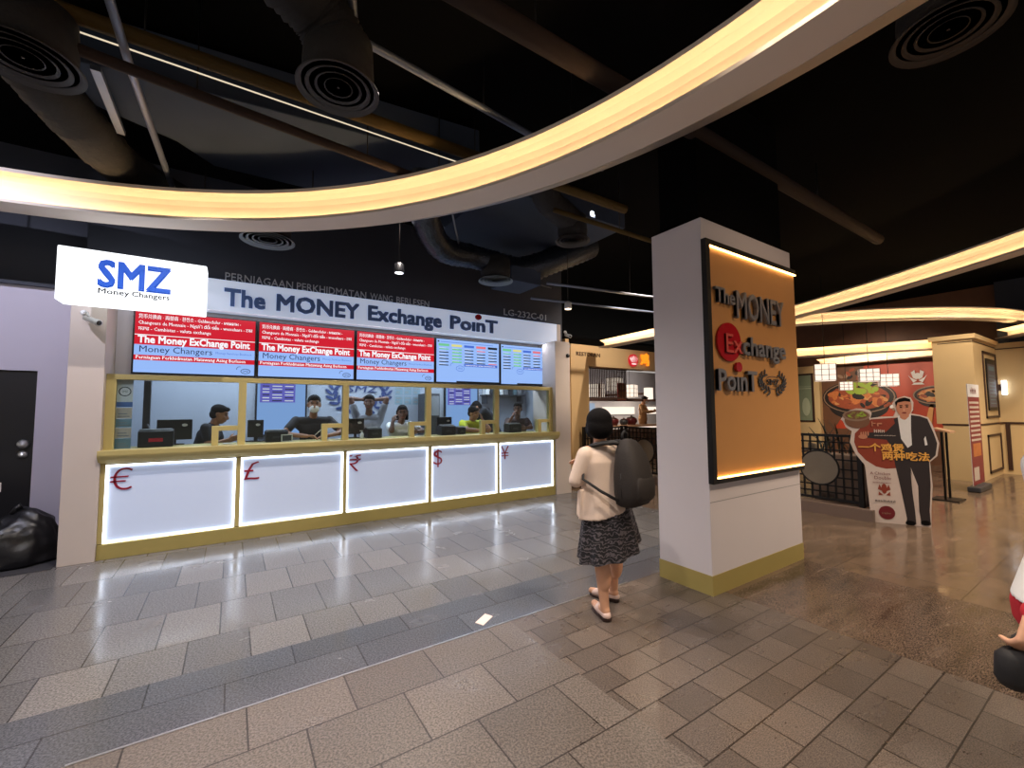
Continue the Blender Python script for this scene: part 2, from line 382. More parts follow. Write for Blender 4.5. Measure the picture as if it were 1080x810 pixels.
# big square pillar
px0, px1, py0, py1 = 4.672, 6.337, -4.216, -3.678
w = MB(); w.box(px0, px1, py0, py1, .165, 3.327); pil = struct(w, 'pillar', M['white_wall'], 'big white square pillar carrying the lit tan shop sign', bevel=.004)
w = MB(); w.box(px0-.004, px1+.004, py0-.004, py1+.004, 0, .167); w.build('pillar_base', M['golddk'], pil, label='gold skirting of the pillar')
w = MB(); w.box(px0+.06, px1-.06, py0+.06, py1-.06, 3.327, 4.75); w.build('pillar_head', M['ceil'], pil, label='black upper part of the pillar')
w = MB(); w.box(px0-.0005, px1+.0005, py0-.0012, py0, .785, .79); w.build('panel_joint', M['grey'], pil)

# ------------------------------------------------------------------ exchange counter
ctr = thing('exchange_counter', 'long gold service counter with five glowing white panels bearing currency symbols', 'counter', (3.19, .3, 0))
def rel(mb, root):
    r = root.location; mb.v = [(a-r.x, b-r.y, c-r.z) for a, b, c in mb.v]; return mb
b = MB(); b.box(0.0, 6.36, .02, .5, 0, .173); b.box(0, 6.36, -.008, .02, 0, .165)
rel(b, ctr).build('plinth', M['golddk'], ctr, bevel=.004)
b = MB()
xs = [0.0, .044, 1.248, 1.303, 2.527, 2.578, 3.803, 3.862, 5.074, 5.126, 6.317, 6.362]
for i in range(0, 12, 2): b.box(xs[i], xs[i+1], -.004, .06, .173, 1.05)
b.box(0, 6.362, -.004, .06, 1.022, 1.06); b.box(0, 6.362, .06, .5, .173, 1.05)
rel(b, ctr).build('carcass', M['gold'], ctr, bevel=.003)
prof = [(-.004, 1.035), (-.035, 1.045), (-.075, 1.085), (-.1, 1.12), (-.105, 1.135), (-.105, 1.185), (.55, 1.185), (.55, 1.05), (-.004, 1.05)]
b = MB(); b.prism([(-.015, y, z) for y, z in prof], (6.42, 0, 0)); rel(b, ctr).build('counter_top', M['gold'], ctr, bevel=.003)
syms = [('€', 'euro', .19, .25), ('£', 'pound', .17, .25), ('₹', 'rupee', .16, .24), ('$', 'dollar', .15, .26), ('¥', 'yen', .16, .24)]
for k, (sy, nm, wd, hh) in enumerate(syms):
    x0, x1 = xs[1+2*k], xs[2+2*k]
    p = MB((x0, .02, .173)); W = x1-x0; H = .849
    p.box(x0, x1, .02, .035, .173, 1.022)
    # horizontal flutes of the acrylic
    pan = rel(p, ctr).build('light_panel', M['panel'], ctr, label='glowing white panel with the red %s symbol' % nm)
    e = MB(); t = .016
    e.box(x0, x1, .006, .02, .173, .173+t); e.box(x0, x1, .006, .02, 1.022-t, 1.022); e.box(x0, x0+t, .006, .02, .173+t, 1.022-t); e.box(x1-t, x1, .006, .02, .173+t, 1.022-t)
    rel(e, ctr).build('edge_light', M['edge'], pan)
    s = MB((x0, .02, 0)); s.text(sy, .035, .735, hh*CAP/.73, wd, 0, .004, .008, bold=-.012 if sy != '$' else -.012)
    rel(s, ctr).build('currency_symbol', M['redsym'], pan)

# service window: frame, mullions, glass and pay slots
win = thing('service_window', 'gold framed glass service window above the glowing counter', 'window', (3.17, .1, 1.185))
b = MB(); b.box(-.0, 6.365, .06, .14, 1.975, 2.035); rel(b, win).build('top_rail', M['gold'], win, bevel=.003)
mx = [.0, 1.255, 2.52, 3.79, 5.07, 6.28]
for x in mx: b = MB(); b.box(x, x+.085, .06, .14, 1.185, 1.976); rel(b, win).build('mullion', M['gold'], win, bevel=.003)
for k in range(5):
    x0, x1 = mx[k]+.085, mx[k+1]
    b = MB(); b.box(x0, x1, .097, .103, 1.187, 1.975); rel(b, win).build('pane', M['glass'], win)
for k in range(5):
    x1 = mx[k+1]; b = MB(); b.box(x1-.27, x1-.2, .05, .15, 1.186, 1.425); b.box(x1-.2, x1, .05, .15, 1.365, 1.425)
    rel(b, win).build('pay_slot_frame', M['gold'], win, bevel=.003)

# screens above the window
def scr_thing(x0, x1, z0, z1, y, label, group, name='tv_screen'):
    t = thing(name, label, 'screen', ((x0+x1)/2, y, z0), 0, group)
    b = MB(); b.box(x0, x1, y-.045, y+.018, z0, z1); rel(b, t).build('casing', M['black'], t, bevel=.004)
    return t
words = ['货币兑换商 · 両替商 · 환전소 - Geldwechsler - менялы -', 'Changeurs de Monnaie - Người đổi tiền - wesselaars - टका', 'ਸਰਾਫ - Cambistas - valuta exchange']
xsb = [.15, 1.45, 2.755, 4.07, 5.37, 6.615]
plc = ['beside the lit box sign', 'above the masked clerk', 'above the clerk with raised arms']
for k in range(3):
    x0, x1, z0, z1, y = xsb[k]+.006, xsb[k+1]-.006, 2.07, 2.855, .42
    t = scr_thing(x0, x1, z0, z1, y, 'red and blue money changer screen '+plc[k], 'screens above the counter')
    W = x1-x0-.036; H = z1-z0-.036
    p = MB((x0+.018, y-.046, z0+.018)); p.rect(0, 0, W, H, 0, 0)
    p.rect(0, .62*H, W, H, 1, .001); p.rect(0, .455*H, W, .61*H, 1, .001); p.rect(0, .2*H, W, .285*H, 1, .001); p.rect(0, .61*H, W, .622*H, 2, .0015)
    p.ringd(W*.92, .075*H, .05, .028, .007, 3, .002); p.ringd(W*.865, .11*H, .03, .03, .006, 3, .002, t0=1.2, t1=3.4); p.text('SMZ', W*.92, .058*H, .026, .07, 3, .002, al='C', res=1)
    s = rel(p, t).build('screen', [M['scr_blue'], M['scr_red'], M['scr_white'], M['scr_navy']], t)
    def line(ws, u, w_, cap, wd, m, **kw):
        q = MB((x0+.018, y-.046, z0+.018)); q.text(ws, u, w_, cap, wd, 0, .002, **kw); rel(q, t).build('screen_lettering', m, s)
    for i, (ws, wd) in enumerate(zip(words, (.84, .95, .58))): line(ws, .03, (.92-.1*i)*H-.022, .042, W*wd, M['scr_white'], bold=.02, res=1)
    line('The Money ExChange Point', .03, .487*H, .085, W*.93, M['scr_white'], bold=.036)
    line('Money Changers', .05, .335*H, .075, W*.58, M['scr_navy'])
    line('Money Services Business', W*.65, .36*H, .03, W*.32, M['scr_lblue'], res=1)
    line('Perniagaan Perkhidmatan Matawang Asing Berlesen', .02, .222*H, .042, W*.9, M['scr_white'], bold=.025, res=1)
for k in (3, 4):
    x0, x1, z0, z1, y = xsb[k]+.006, xsb[k+1]-.006, 2.075, 2.855, .42
    t = scr_thing(x0, x1, z0, z1, y, 'pale blue exchange rate screen '+('above the yellow shirted clerk' if k == 3 else 'at the yen end of the row'), 'screens above the counter')
    W = x1-x0-.036; H = z1-z0-.036
    p = MB((x0+.018, y-.046, z0+.018)); p.rect(0, 0, W, H, 0, 0)
    heads = [3, 5, 4, 6, 2]
    for c in range(5):
        u0 = W*(.03+.195*c); p.rect(u0, .84*H, u0+W*.16, .895*H, heads[c], .001)
        for r in range(6):
            if r == 5 and c > 0: continue
            mm = 3 if c == 1 or (c == 0 and r == 0) else (6 if (c == 3 and r == 0) or (c == 4 and r == 4) else 2)
            w0 = (.76-.075*r)*H; p.rect(u0+.012, w0, u0+W*.15*(1 if c != 1 else 1.05), w0+.022*H*(1.5 if c == 1 else 1), mm, .001)
            p.rect(u0+.012, w0+.032*H, u0+W*.11, w0+.038*H, 1, .001)
    p.rect(W*.42, .385*H, W*.97, .45*H, 4, .001); p.ringd(W*.36, .33*H, .075, .045, .007, 4, .001); p.ringd(W*.25, .38*H, .05, .05, .007, 4, .001, t0=1.5, t1=3.2)
    p.rect(W*.3, 0, W, .03*H, 2, .001); p.rect(.02, .93*H, .05, .96*H, 2, .001); p.rect(.08, .935*H, W*.9, .945*H, 4, .001)
    s = rel(p, t).build('screen', [M['scr_blue'], M['scr_white'], M['scr_k'], M['scr_green'], M['scr_lblue'], M['scr_yel'], M['scr_pink']], t)
    q = MB((x0+.018, y-.046, z0+.018)); q.scrawl(W*.44, .4*H, .022, W*.5, 0, .003, k); q.text('SMZ', W*.36, .312*H, .03, .09, 1, .002, al='C', res=1)
    rel(q, t).build('screen_lettering', [M['scr_white'], M['scr_lblue']], s)

# fascia sign
fs = thing('fascia_sign', 'long white shop fascia with steel blue raised letters above the screens', 'sign', (3.2, .254, 2.916))
b = MB(); b.box(.0, 6.65, .254, .45, 2.916, 3.33); rel(b, fs).build('fascia_panel', M['band'], fs, bevel=.004)
b = MB(); b.box(6.655, 6.75, .254, .45, 2.916, 3.33); rel(b, fs).build('end_panel', M['pier'], fs, bevel=.004)
for wd_, u_, z_, l_ in (('The', 1.06, 2.995, .47), ('MONEY', 1.66, 3.0, 1.11), ('Exchange', 2.9, 3.005, 1.22), ('PoınT', 4.28, 3.01, .95)):
    q = MB((0, .254, 0)); q.text(wd_, u_, z_, .215, l_, 0, .012, .025, bold=.034); rel(q, fs).build('raised_word', M['blueletter'], fs)
q = MB((0, .254, 0)); q.disc3(4.83, 3.262, .062, .05, .012, .04); rel(q, fs).build('red_dot', M['reddisc'], fs)
o = thing('wall_sign', 'x', 'lettering', (2.5, .45, 3.37))
for wd_, u_, l_ in (('PERNIAGAAN', 1.06, .82), ('PERKHIDMATAN', 1.93, .99), ('WANG', 2.985, .36), ('BERLESEN', 3.41, .57)): q = MB((0, .45, 0)); q.text(wd_, u_, 3.378, .105, l_, 0, .004, .015); rel(q, o).build('word', M['dimletter'], o)
tag(o, 'thin grey capital lettering on the dark wall above the MONEY fascia', 'lettering')
q = MB((0, .45, 0)); q.text('LG-232C-01', 5.5, 3.425, .12, 1.02, 0, .004, .015)
o = q.build('unit_number_sign', M['dimletter']); tag(o, 'thin grey shop unit number on the dark wall above the yen end', 'lettering')

# projecting light box
lb = thing('lightbox_sign', 'bright white projecting light box with big blue SMZ letters', 'sign', (.3, -.3, 2.715))
b = MB(); b.box(-.296, .905, -.541, -.28, 2.712, 3.254); rel(b, lb).build('lit_box', M['smzbox'], lb, bevel=.012)
for x in (-.2, .72): b = MB(); b.box(x, x+.06, -.29, .26 if x > 0 else -.04, 2.84 if x < 0 else 2.98, 2.9 if x < 0 else 3.06); rel(b, lb).build('mounting_arm', M['whitep'], lb)
q = MB((0, -.541, 0)); q.text('SMZ', .006, 2.888, .265, .585, 0, .004, .006, bold=.03); rel(q, lb).build('blue_letters', M['smzblue'], lb)
q = MB((0, -.541, 0)); q.text('Money', .015, 2.815, .052, .24, 0, .004, .004, bold=.012); q.text('Changers', .275, 2.815, .052, .31, 0, .004, .004, bold=.012); rel(q, lb).build('small_letters', M['black'], lb)

def cctv(loc, rz, label):
    t = thing('mounted_camera', label, 'camera', loc, rz)
    b = MB(); b.tube([(0, .1, .08), (0, .02, .07), (0, 0, .03)], .012); b.lathe((0, .1, .08), [(.0, 0), (.03, 0), (.03, .012), (0, .012)], axis=(0, -1, 0)); b.build('bracket', M['whitep'], t)
    b = MB(); b.lathe((0, .06, .02), [(0, 0), (.028, 0), (.03, .02), (.03, .15), (.034, .155), (.034, .19), (0, .19)], axis=(.25, -1, -.35)); b.build('body', M['whitep'], t)
    a = V((.25, -1, -.35)).normalized()
    b = MB(); b.lathe(V((0, .06, .02))+a*.1905, [(0, 0), (.026, 0), (.02, .003), (0, .003)], axis=a); b.build('lens', M['black'], t)
    return t
cctv((-.13, -.14, 2.6), .6, 'white bullet security camera under the lit SMZ box')
cctv((6.86, .2, 3.12), -.4, 'white security camera at the yen end of the fascia')
b = MB(); b.lathe((6.68, -.035, 2.66), [(0, 0), (.04, 0), (.036, .02), (.02, .03), (0, .032)], axis=(0, -1, 0)); o = b.build('dome_detector', M['black']); tag(o, 'small black dome sensor high on the cream pier beside the rate screen', 'sensor')

# ------------------------------------------------------------------ sign on the pillar
ps = thing('pillar_sign', 'tall tan sign with black frame, grey raised letters and warm light strips on the pillar', 'sign', (5.5, py0, .95))
yf = py0-.05
b = MB(); b.box(4.66, 4.72, yf, py0, .95, 3.12); b.box(4.72, 6.34, yf, py0, .95, .99); b.box(4.72, 6.34, yf, py0, 3.07, 3.12); rel(b, ps).build('frame', M['blackmetal'], ps, bevel=.003)
b = MB(); b.box(4.72, 6.335, py0-.03, py0, .99, 3.07); rel(b, ps).build('backing_panel', M['signpanel'], ps)
for z in (.992, 3.056): b = MB(); b.box(4.73, 6.345, yf+.002, yf+.016, z, z+.012); rel(b, ps).build('light_strip', M['led2'], ps)
for wd_, u_, z_, c_, l_ in (('The', 4.757, 2.56, .13, .31), ('MONEY', 5.09, 2.452, .245, .9), ('change', 5.175, 2.108, .17, .82), ('PoınT', 4.755, 1.765, .185, .65)):
    q = MB((0, py0-.03, 0)); q.text(wd_, u_, z_, c_, l_, 0, .008, .03, bold=.02); rel(q, ps).build('raised_word', M['steelletter'], ps)
q = MB((0, py0-.03, 0)); q.disc3(4.98, 2.21, .195, .178, .004, .022); q.disc3(5.105, 1.985, .05, .045, .008, .035); rel(q, ps).build('red_disc', M['reddisc'], ps)
q = MB((0, py0-.03, 0)); q.text('Ex', 4.895, 2.11, .17, .27, 0, .023, .015, bold=.004); rel(q, ps).build('red_letters', mat('pale red letter', (206, 84, 76), .25), ps)
def laurel(q, u, w, a, b, m=0, d=.008, n=9, th=.012, leaf=.05, ex=.006):
    for sgn in (-1, 1):
        pr = None
        for i in range(n):
            t = -PI/2+sgn*(.25+2.2*i/(n-1)); p = (u+a*math.cos(t), w+b*math.sin(t))
            for k in (-.75, .75):
                ang = t+sgn*PI/2+k*sgn; L_ = leaf*(1-.03*i)
                c = (p[0]+L_*.5*math.cos(ang), p[1]+L_*.5*math.sin(ang))
                pts = [(c[0]+L_*.5*math.cos(x)*math.cos(ang)-L_*.17*math.sin(x)*math.sin(ang), c[1]+L_*.5*math.cos(x)*math.sin(ang)+L_*.17*math.sin(x)*math.cos(ang)) for x in [PI*j/4 for j in range(8)]]
                q.prism([q.P(x, y, d) for x, y in pts], q.n*ex, m)
q = MB((0, py0-.03, 0)); laurel(q, 5.76, 1.86, .24, .1, leaf=.07); q.text('SMZ', 5.76, 1.835, .06, .24, 0, .008, .01, al='C'); q.ringd(5.76, 1.86, .15, .06, .006, 0, .009); rel(q, ps).build('laurel_emblem', M['dkgrey'], ps)

# ------------------------------------------------------------------ cove light rings
def circ3(p):
    (x1, y1), (x2, y2), (x3, y3) = p; d = 2*(x1*(y2-y3)+x2*(y3-y1)+x3*(y1-y2))
    ux = ((x1*x1+y1*y1)*(y2-y3)+(x2*x2+y2*y2)*(y3-y1)+(x3*x3+y3*y3)*(y1-y2))/d
    uy = ((x1*x1+y1*y1)*(x3-x2)+(x2*x2+y2*y2)*(x1-x3)+(x3*x3+y3*y3)*(x2-x1))/d
    return ux, uy, math.hypot(x1-ux, y1-uy)
PROF = [(0, 0), (0, .03), (.012, .03), (.012, .012), (.13, .012), (.13, .2), (.11, .25), (.06, .282), (0, .295), (0, .33), (.58, .33), (.58, .15), (.28, 0)]
LEDP = [(.025, .013), (.025, .02), (.06, .02), (.06, .013)]
TRIMP = [(.282, -.003), (.585, .148), (.585, .156), (.282, .005)]
def cove(label, c, R, z, a0, a1, n, side=1, prof=PROF, led=LEDP, full=False, rods=(), ks=1.):
    t = thing('cove_light', label, 'cove light', (c[0], c[1], z))
    for nm, pf, m in (('channel', prof, M['cove']), ('light_strip', led, M['led']), ('outer_trim', TRIMP, M['satin'])):
        b = MB(); cnt = n if full else n+1; rings = []
        for i in range(cnt):
            a = a0+(a1-a0)*i/n
            rings.append([((R+side*r*ks)*math.cos(a), (R+side*r*ks)*math.sin(a), h*ks) for r, h in pf])
        if full: rings.append(rings[0])
        b.loft(rings, 0, cap=not full, smooth=False); b.build(nm, m, t)
    for a in rods:
        b = MB(); b.tube([((R+side*.3)*math.cos(a), (R+side*.3)*math.sin(a), .33*ks), ((R+side*.3)*math.cos(a), (R+side*.3)*math.sin(a), 4.75-z)], .007, seg=6); b.build('hanger_rod', M['blackmetal'], t)
    return t
cove('big circular white cove ring glowing warm yellow in front of the booth', (-1.5, -5.57), 5.13, 3.6, 0, 2*PI, 144, 1, full=True, rods=[.35, .62, .9, 1.12, 1.25, 1.5])
c2 = circ3([(11.453, -2.021), (10.317, -4.307), (9.535, -5.542)])
def ang(c, p): return math.atan2(p[1]-c[1], p[0]-c[0])
cove('straight running cove light beyond the pillar climbing over the concourse', c2, c2[2], 3.6, ang(c2, (8.3, -7.3)), ang(c2, (11.9, -1.0)), 40, 1, ks=.8)
c3 = circ3([(12.43, -1.595), (14.2, -3.6), (15.953, -4.517)])
cove('bowed cove light above the red food mural', c3, c3[2], 3.6, ang(c3, (18.5, -5.0)), ang(c3, (12.2, -.9)), 40, -1, ks=.8)
def strip(label, p0, p1, z, w=.35, h=.22):
    t = thing('cove_light', label, 'cove light', ((p0[0]+p1[0])/2, (p0[1]+p1[1])/2, z)); c = t.location.copy()
    d = (V((p1[0], p1[1], 0))-V((p0[0], p0[1], 0))).normalized(); nrm = V((d.y, -d.x, 0))
    if nrm.dot(V((1.19, -6.42, 0))-V((c.x, c.y, 0))) < 0: nrm = -nrm
    def pr(pf, nm, m):
        b = MB(); b.loft([[V((p[0], p[1], z))-c+nrm*(-r)+V((0, 0, hh)) for r, hh in pf] for p in (p0, p1)], smooth=False); b.build(nm, m, t)
    pr([(0, 0), (0, .02), (.02, .02), (.02, .01), (w*.7, .01), (w*.7, h*.7), (.03, h), (w, h), (w, 0)], 'channel', M['cove'])
    pr([(.04, .011), (.04, .02), (.1, .02), (.1, .011)], 'light_strip', M['led'])
strip('upper of the two far cove strips over the red food mural', (13.4, -.8), (14.75, -3.7), 2.95)
strip('lower of the two far cove strips over the red food mural', (16.9, -.3), (16.45, -3.4), 2.95)
strip('cove strip behind the cream mural pillar', (16.9, -4.2), (15.2, -5.6), 3.28)
strip('short cove strip over the restaurant opening beside the white pillar', (7.85, .3), (7.7, -1.6), 2.95, .25, .16)

# ------------------------------------------------------------------ ceiling services
def diffuser(loc, R, label, m, drop=.0):
    R *= 1.12
    t = thing('ceiling_diffuser', label, 'air vent', loc)
    b = MB()
    for k, r in enumerate((R, R*.78, R*.56, R*.34)):
        z = .006*k; b.lathe((0, 0, z), [(r-R*.13, .022), (r, 0), (r, .008), (r-R*.12, .03), (r-R*.13, .022)], seg=36)
    b.build('vent_rings', m, t)
    b = MB(); b.lathe((0, 0, .02), [(0, .0), (R*.16, .01), (R*.2, .05), (0, .06)], seg=20); b.build('centre_cone', m, t)
    b = MB(); b.lathe((0, 0, .05), [(R*.8, .0), (R*.86, .08), (R*.82, .3), (0, .3)], seg=30); b.build('collar', M['ductdk'], t)
    return t
diffuser((1.74, -3.42, 3.8), .24, 'round black ring diffuser at the end of the dusty flexible duct', M['diff'])
diffuser((.03, -2.62, 3.8), .26, 'round dark ring diffuser beside the grey duct', M['diff'])
diffuser((1.5, -.45, 3.7), .27, 'round grey ring diffuser above the MONEY letters', M['diff2'])
diffuser((4.57, -.81, 3.6), .24, 'round grey ring diffuser at the end of the silver flexible duct', M['diff2'])
diffuser((5.13, -5.76, 4.1), .27, 'round black ring diffuser in the dark ceiling nearest the cove ring', M['diff'])
diffuser((5.2, -1.9, 4.0), .22, 'round dark ring diffuser behind the head of the white pillar', M['diff'])
def flex(pts, r, label, m):
    P_ = []
    pts = [V(p) for p in pts]
    for i in range(len(pts)-1):
        p0 = pts[max(i-1, 0)]; p1 = pts[i]; p2 = pts[i+1]; p3 = pts[min(i+2, len(pts)-1)]
        for k in range(14):
            t = k/14; P_.append(.5*((2*p1)+(p2-p0)*t+(2*p0-5*p1+4*p2-p3)*t*t+(3*p1-p0-3*p2+p3)*t**3))
    P_.append(pts[-1])
    b = MB(); b.tube(P_, [r*(1+.05*(-1)**i+random.uniform(-.03, .03)) for i in range(len(P_))], seg=18)
    o = b.build('flexible_duct', m); tag(o, label, 'air duct')
flex([(.75, -4.4, 4.45), (1.0, -3.95, 4.35), (1.3, -3.65, 4.3), (1.6, -3.48, 4.25), (1.74, -3.42, 4.08)], .2, 'dusty dark flexible duct above the ring diffuser near the yellow pipe', M['ductdk'])
flex([(2.9, -2.0, 4.5), (3.1, -1.55, 4.05), (3.55, -1.05, 3.85), (4.15, -.8, 3.92), (4.57, -.8, 3.9)], .17, 'silver foil flexible duct curving down above the PoinT letters', M['duct'])
flex([(-.6, -2.3, 4.5), (-.25, -1.9, 4.3), (-.05, -1.3, 4.2), (.15, -.5, 4.2), (.5, .3, 4.3)], .2, 'dark flexible duct behind the glowing ring near the conduits', M['ductdk'])
flex([(4.2, -2.4, 4.55), (4.55, -2.15, 4.35), (4.95, -2.0, 4.3), (5.2, -1.9, 4.28)], .17, 'dark grey flexible duct beside the head of the white pillar', M['ductdk'])
flex([(4.9, -.2, 4.1), (5.3, -.5, 4.0), (5.9, -.7, 4.25), (6.6, -.8, 4.6)], .22, 'grey foil duct behind the silver flexible duct', M['duct'])
def pipe(pts, r, m, name, label, cat, hangers=()):
    b = MB(); b.tube(pts, r, seg=10)
    if not hangers: o = b.build(name, m); return tag(o, label, cat)
    t = thing(name, label, cat, pts[0]); rel(b, t).build('run', m, t)
    for x, y, z in hangers: h_ = MB(); h_.tube([(x, y, z), (x, y, 4.75)], .006, seg=6); rel(h_, t).build('hanger_rod', M['blackmetal'], t)
pipe([(-2, -2.63, 4.2), (5.4, -2.7, 4.2)], .055, M['ypipe'], 'gas_pipe', 'yellow pipe running along the dark ceiling above the booth', 'pipe', [(.6, -2.63, 4.2), (1.65, -2.66, 4.2), (3.2, -2.68, 4.2)])
b = MB(); b.box(-1.4, 3.3, -2.585, -2.577, 4.137, 4.145); o = b.build('conduit_highlight', glow('glowing strip for a lit conduit edge', (255, 236, 205), .8)); tag(o, 'glowing strip for a lit conduit edge beneath the yellow pipe', 'light')  # highlight on a lit conduit, added as an emitting strip
pipe([(-2, -2.85, 4.0), (-.07, -2.65, 4.0), (2.6, -2.33, 4.0), (3.5, -2.22, 4.0)], .04, M['bpipe'], 'sprinkler_pipe', 'dark brown sprinkler pipe crossing below the yellow pipe', 'pipe', [(.9, -2.55, 4.0), (2.2, -2.38, 4.0)])
pipe([(.49, -4.4, 4.1), (.5, -2.37, 4.1), (.57, -.3, 4.1)], .028, M['gpipe'], 'conduit', 'grey conduit crossing under the yellow pipe', 'conduit')
b = MB(); b.box(.215, .275, -2.1, -1.2, 4.2, 4.24); o = b.build('cable_tray', M['gpipe']); tag(o, 'short pale cable tray beside the grey conduit', 'tray')
pipe([(1.6, -4.2, 4.3), (1.78, -3.62, 4.3), (1.86, -3.36, 4.3), (2.35, -3.3, 4.3), (3.6, -3.14, 4.3), (4.6, -3.1, 4.3)], .03, M['gpipe'], 'conduit', 'bent grey conduit beside the ring diffuser', 'conduit', [(3.0, -3.22, 4.3)])
pipe([(1.4, -4.15, 4.2), (9.5, -4.12, 4.2)], .075, M['bpipe'], 'sprinkler_pipe', 'thick brown pipe passing behind the head of the white pillar', 'pipe', [(2.9, -4.14, 4.2), (7.4, -4.12, 4.2)])
pipe([(4.3, -2.6, 3.95), (6.5, -2.6, 3.95), (9, -2.5, 3.95)], .03, M['ypipe'], 'gas_pipe', 'short yellow pipe beside the pillar head', 'pipe', [(5.4, -2.6, 3.95), (7.6, -2.56, 3.95)])
pipe([(3.3, -1.9, 4.0), (3.9, -.9, 3.96), (4.7, -.2, 4.0), (6.4, .1, 4.0)], .012, M['gpipe'], 'cable', 'thin pale cable looping over the silver duct', 'cable')
pipe([(5.2, -1.3, 3.55), (6.4, -1.35, 3.6), (8.6, -1.4, 3.7)], .02, M['gpipe'], 'conduit', 'thin conduit above the restaurant opening', 'conduit', [(7, -1.36, 3.63)])
pipe([(5.4, -.6, 3.5), (7.5, -.75, 3.55), (9.8, -.9, 3.62)], .02, M['gpipe'], 'conduit', 'lower thin conduit above the restaurant opening', 'conduit')
b = MB(); b.prism([(0, -1.95, 4.3), (.4, -2.05, 4.3), (3.4, -2.42, 4.3), (3.4, -.9, 4.3), (.95, -.83, 4.3), (.65, -1.15, 4.3), (.1, -1.4, 4.3)], (0, 0, .4))
o = b.build('air_duct', M['slab'], bevel=.01); tag(o, 'wide grey sheet metal duct above the glowing ring', 'air duct')
b = MB(); b.box(3.9, 6.3, -1.9, .2, 4.45, 4.7); o = b.build('air_duct', M['slab'], bevel=.01); tag(o, 'grey sheet metal duct above the silver flexible duct', 'air duct')
b = MB(); b.box(4.9, 5.5, -.75, -.1, 3.7, 3.95); o = b.build('fan_coil_box', M['slab'], bevel=.01); tag(o, 'grey box beside the silver flexible duct outlet', 'air unit')
for loc, label, m, on in [((2.87, -1.32, 3.3), 'black pendant downlight hanging above the MONEY letters', M['black'], 'bulbw'), ((5.9, -.97, 3.3), 'white pendant downlight hanging near the yen end of the fascia', M['whitep'], 'bulb')]:
    t = thing('pendant_downlight', label, 'lamp', loc)
    b = MB(); b.lathe((0, 0, 0), [(0, .004), (.055, .004), (.06, 0), (.062, .02), (.055, .11), (.03, .13), (0, .13)], seg=20); b.build('lamp_body', m, t)
    b = MB(); b.lathe((0, 0, -.002), [(0, 0), (.05, 0), (.05, .004), (0, .004)], seg=20); b.build('lens', M[on], t)
    b = MB(); b.tube([(0, 0, .13), (0, 0, 4.75-loc[2])], .006, seg=6); b.build('cord', M['blackmetal'], t)

# ------------------------------------------------------------------ restaurant front
w = MB(); w.box(7.36, 7.89, .656, .9, 0, 3.05); w.box(7.89, 14, .656, .9, 2.585, 3.05); w.box(6.73, 7.36, .68, .9, 0, 3.05)
wr = struct(w, 'wall_restaurant', M['beige'], 'beige restaurant shopfront wall beside the exchange booth')
w = MB(); w.box(7.34, 7.89, .63, .656, 0, .11); w.build('baseboard_restaurant', M['browntrim'], kind='structure', label='dark skirting under the beige restaurant wall')
q = MB((0, .656, 0)); q.text('RESTORAN', 7.52, 2.8, .085, .72, 0, .002, .01); o = q.build('restaurant_sign', M['browntrim']); tag(o, 'thin dark RESTORAN letters on the beige restaurant wall', 'lettering')
t = thing('lit_emblem_sign', 'red lit round emblem sign with white flame on the beige lintel', 'sign', (9.35, .64, 2.8))
q = MB((0, .6, 0)); q.disc3(9.33, 2.79, .15, .15, -.05, 0, 0); rel(q, t).build('emblem_disc', M['firered'], t)
q = MB((0, .6, 0))
for a in range(-3, 4): q.poly([(9.33+.02*a, 2.72), (9.33+.045*a-.012, 2.86-.012*abs(a)), (9.33+.05*a, 2.92-.02*abs(a)), (9.33+.04*a+.012, 2.86-.012*abs(a))], 0, .004)
q.oval(9.33, 2.7, .09, .018, 0, .004); rel(q, t).build('white_flame', glow('white emblem', (255, 220, 215), 1.2), t)
q = MB((0, .6, 0)); q.text('鸡', 9.6, 2.71, .22, .3, 0, -.03, .03, bold=.03); o = q.build('lit_character_sign', M['fire']); tag(o, 'orange lit Chinese character on the beige lintel', 'sign')
w = MB(); w.box(7.0, 22, 6.0, 6.2, 0, 3.2); struct(w, 'wall_kitchen', M['rest_back'], 'grey back wall of the restaurant')
w = MB(); w.box(7.42, 7.52, .9, 6.0, 0, 3.2); struct(w, 'wall_restaurant_side', M['beige'], 'beige side wall inside the restaurant')
w = MB(); w.box(8.6, 16, 3.1, 4.2, 0, .3); struct(w, 'floor_platform', M['browntrim'], 'raised floor behind the restaurant counter')
w = MB(); w.box(7, 16, .9, 6, 3.25, 3.3); struct(w, 'ceiling_restaurant', M['ceil'], 'black ceiling inside the restaurant')
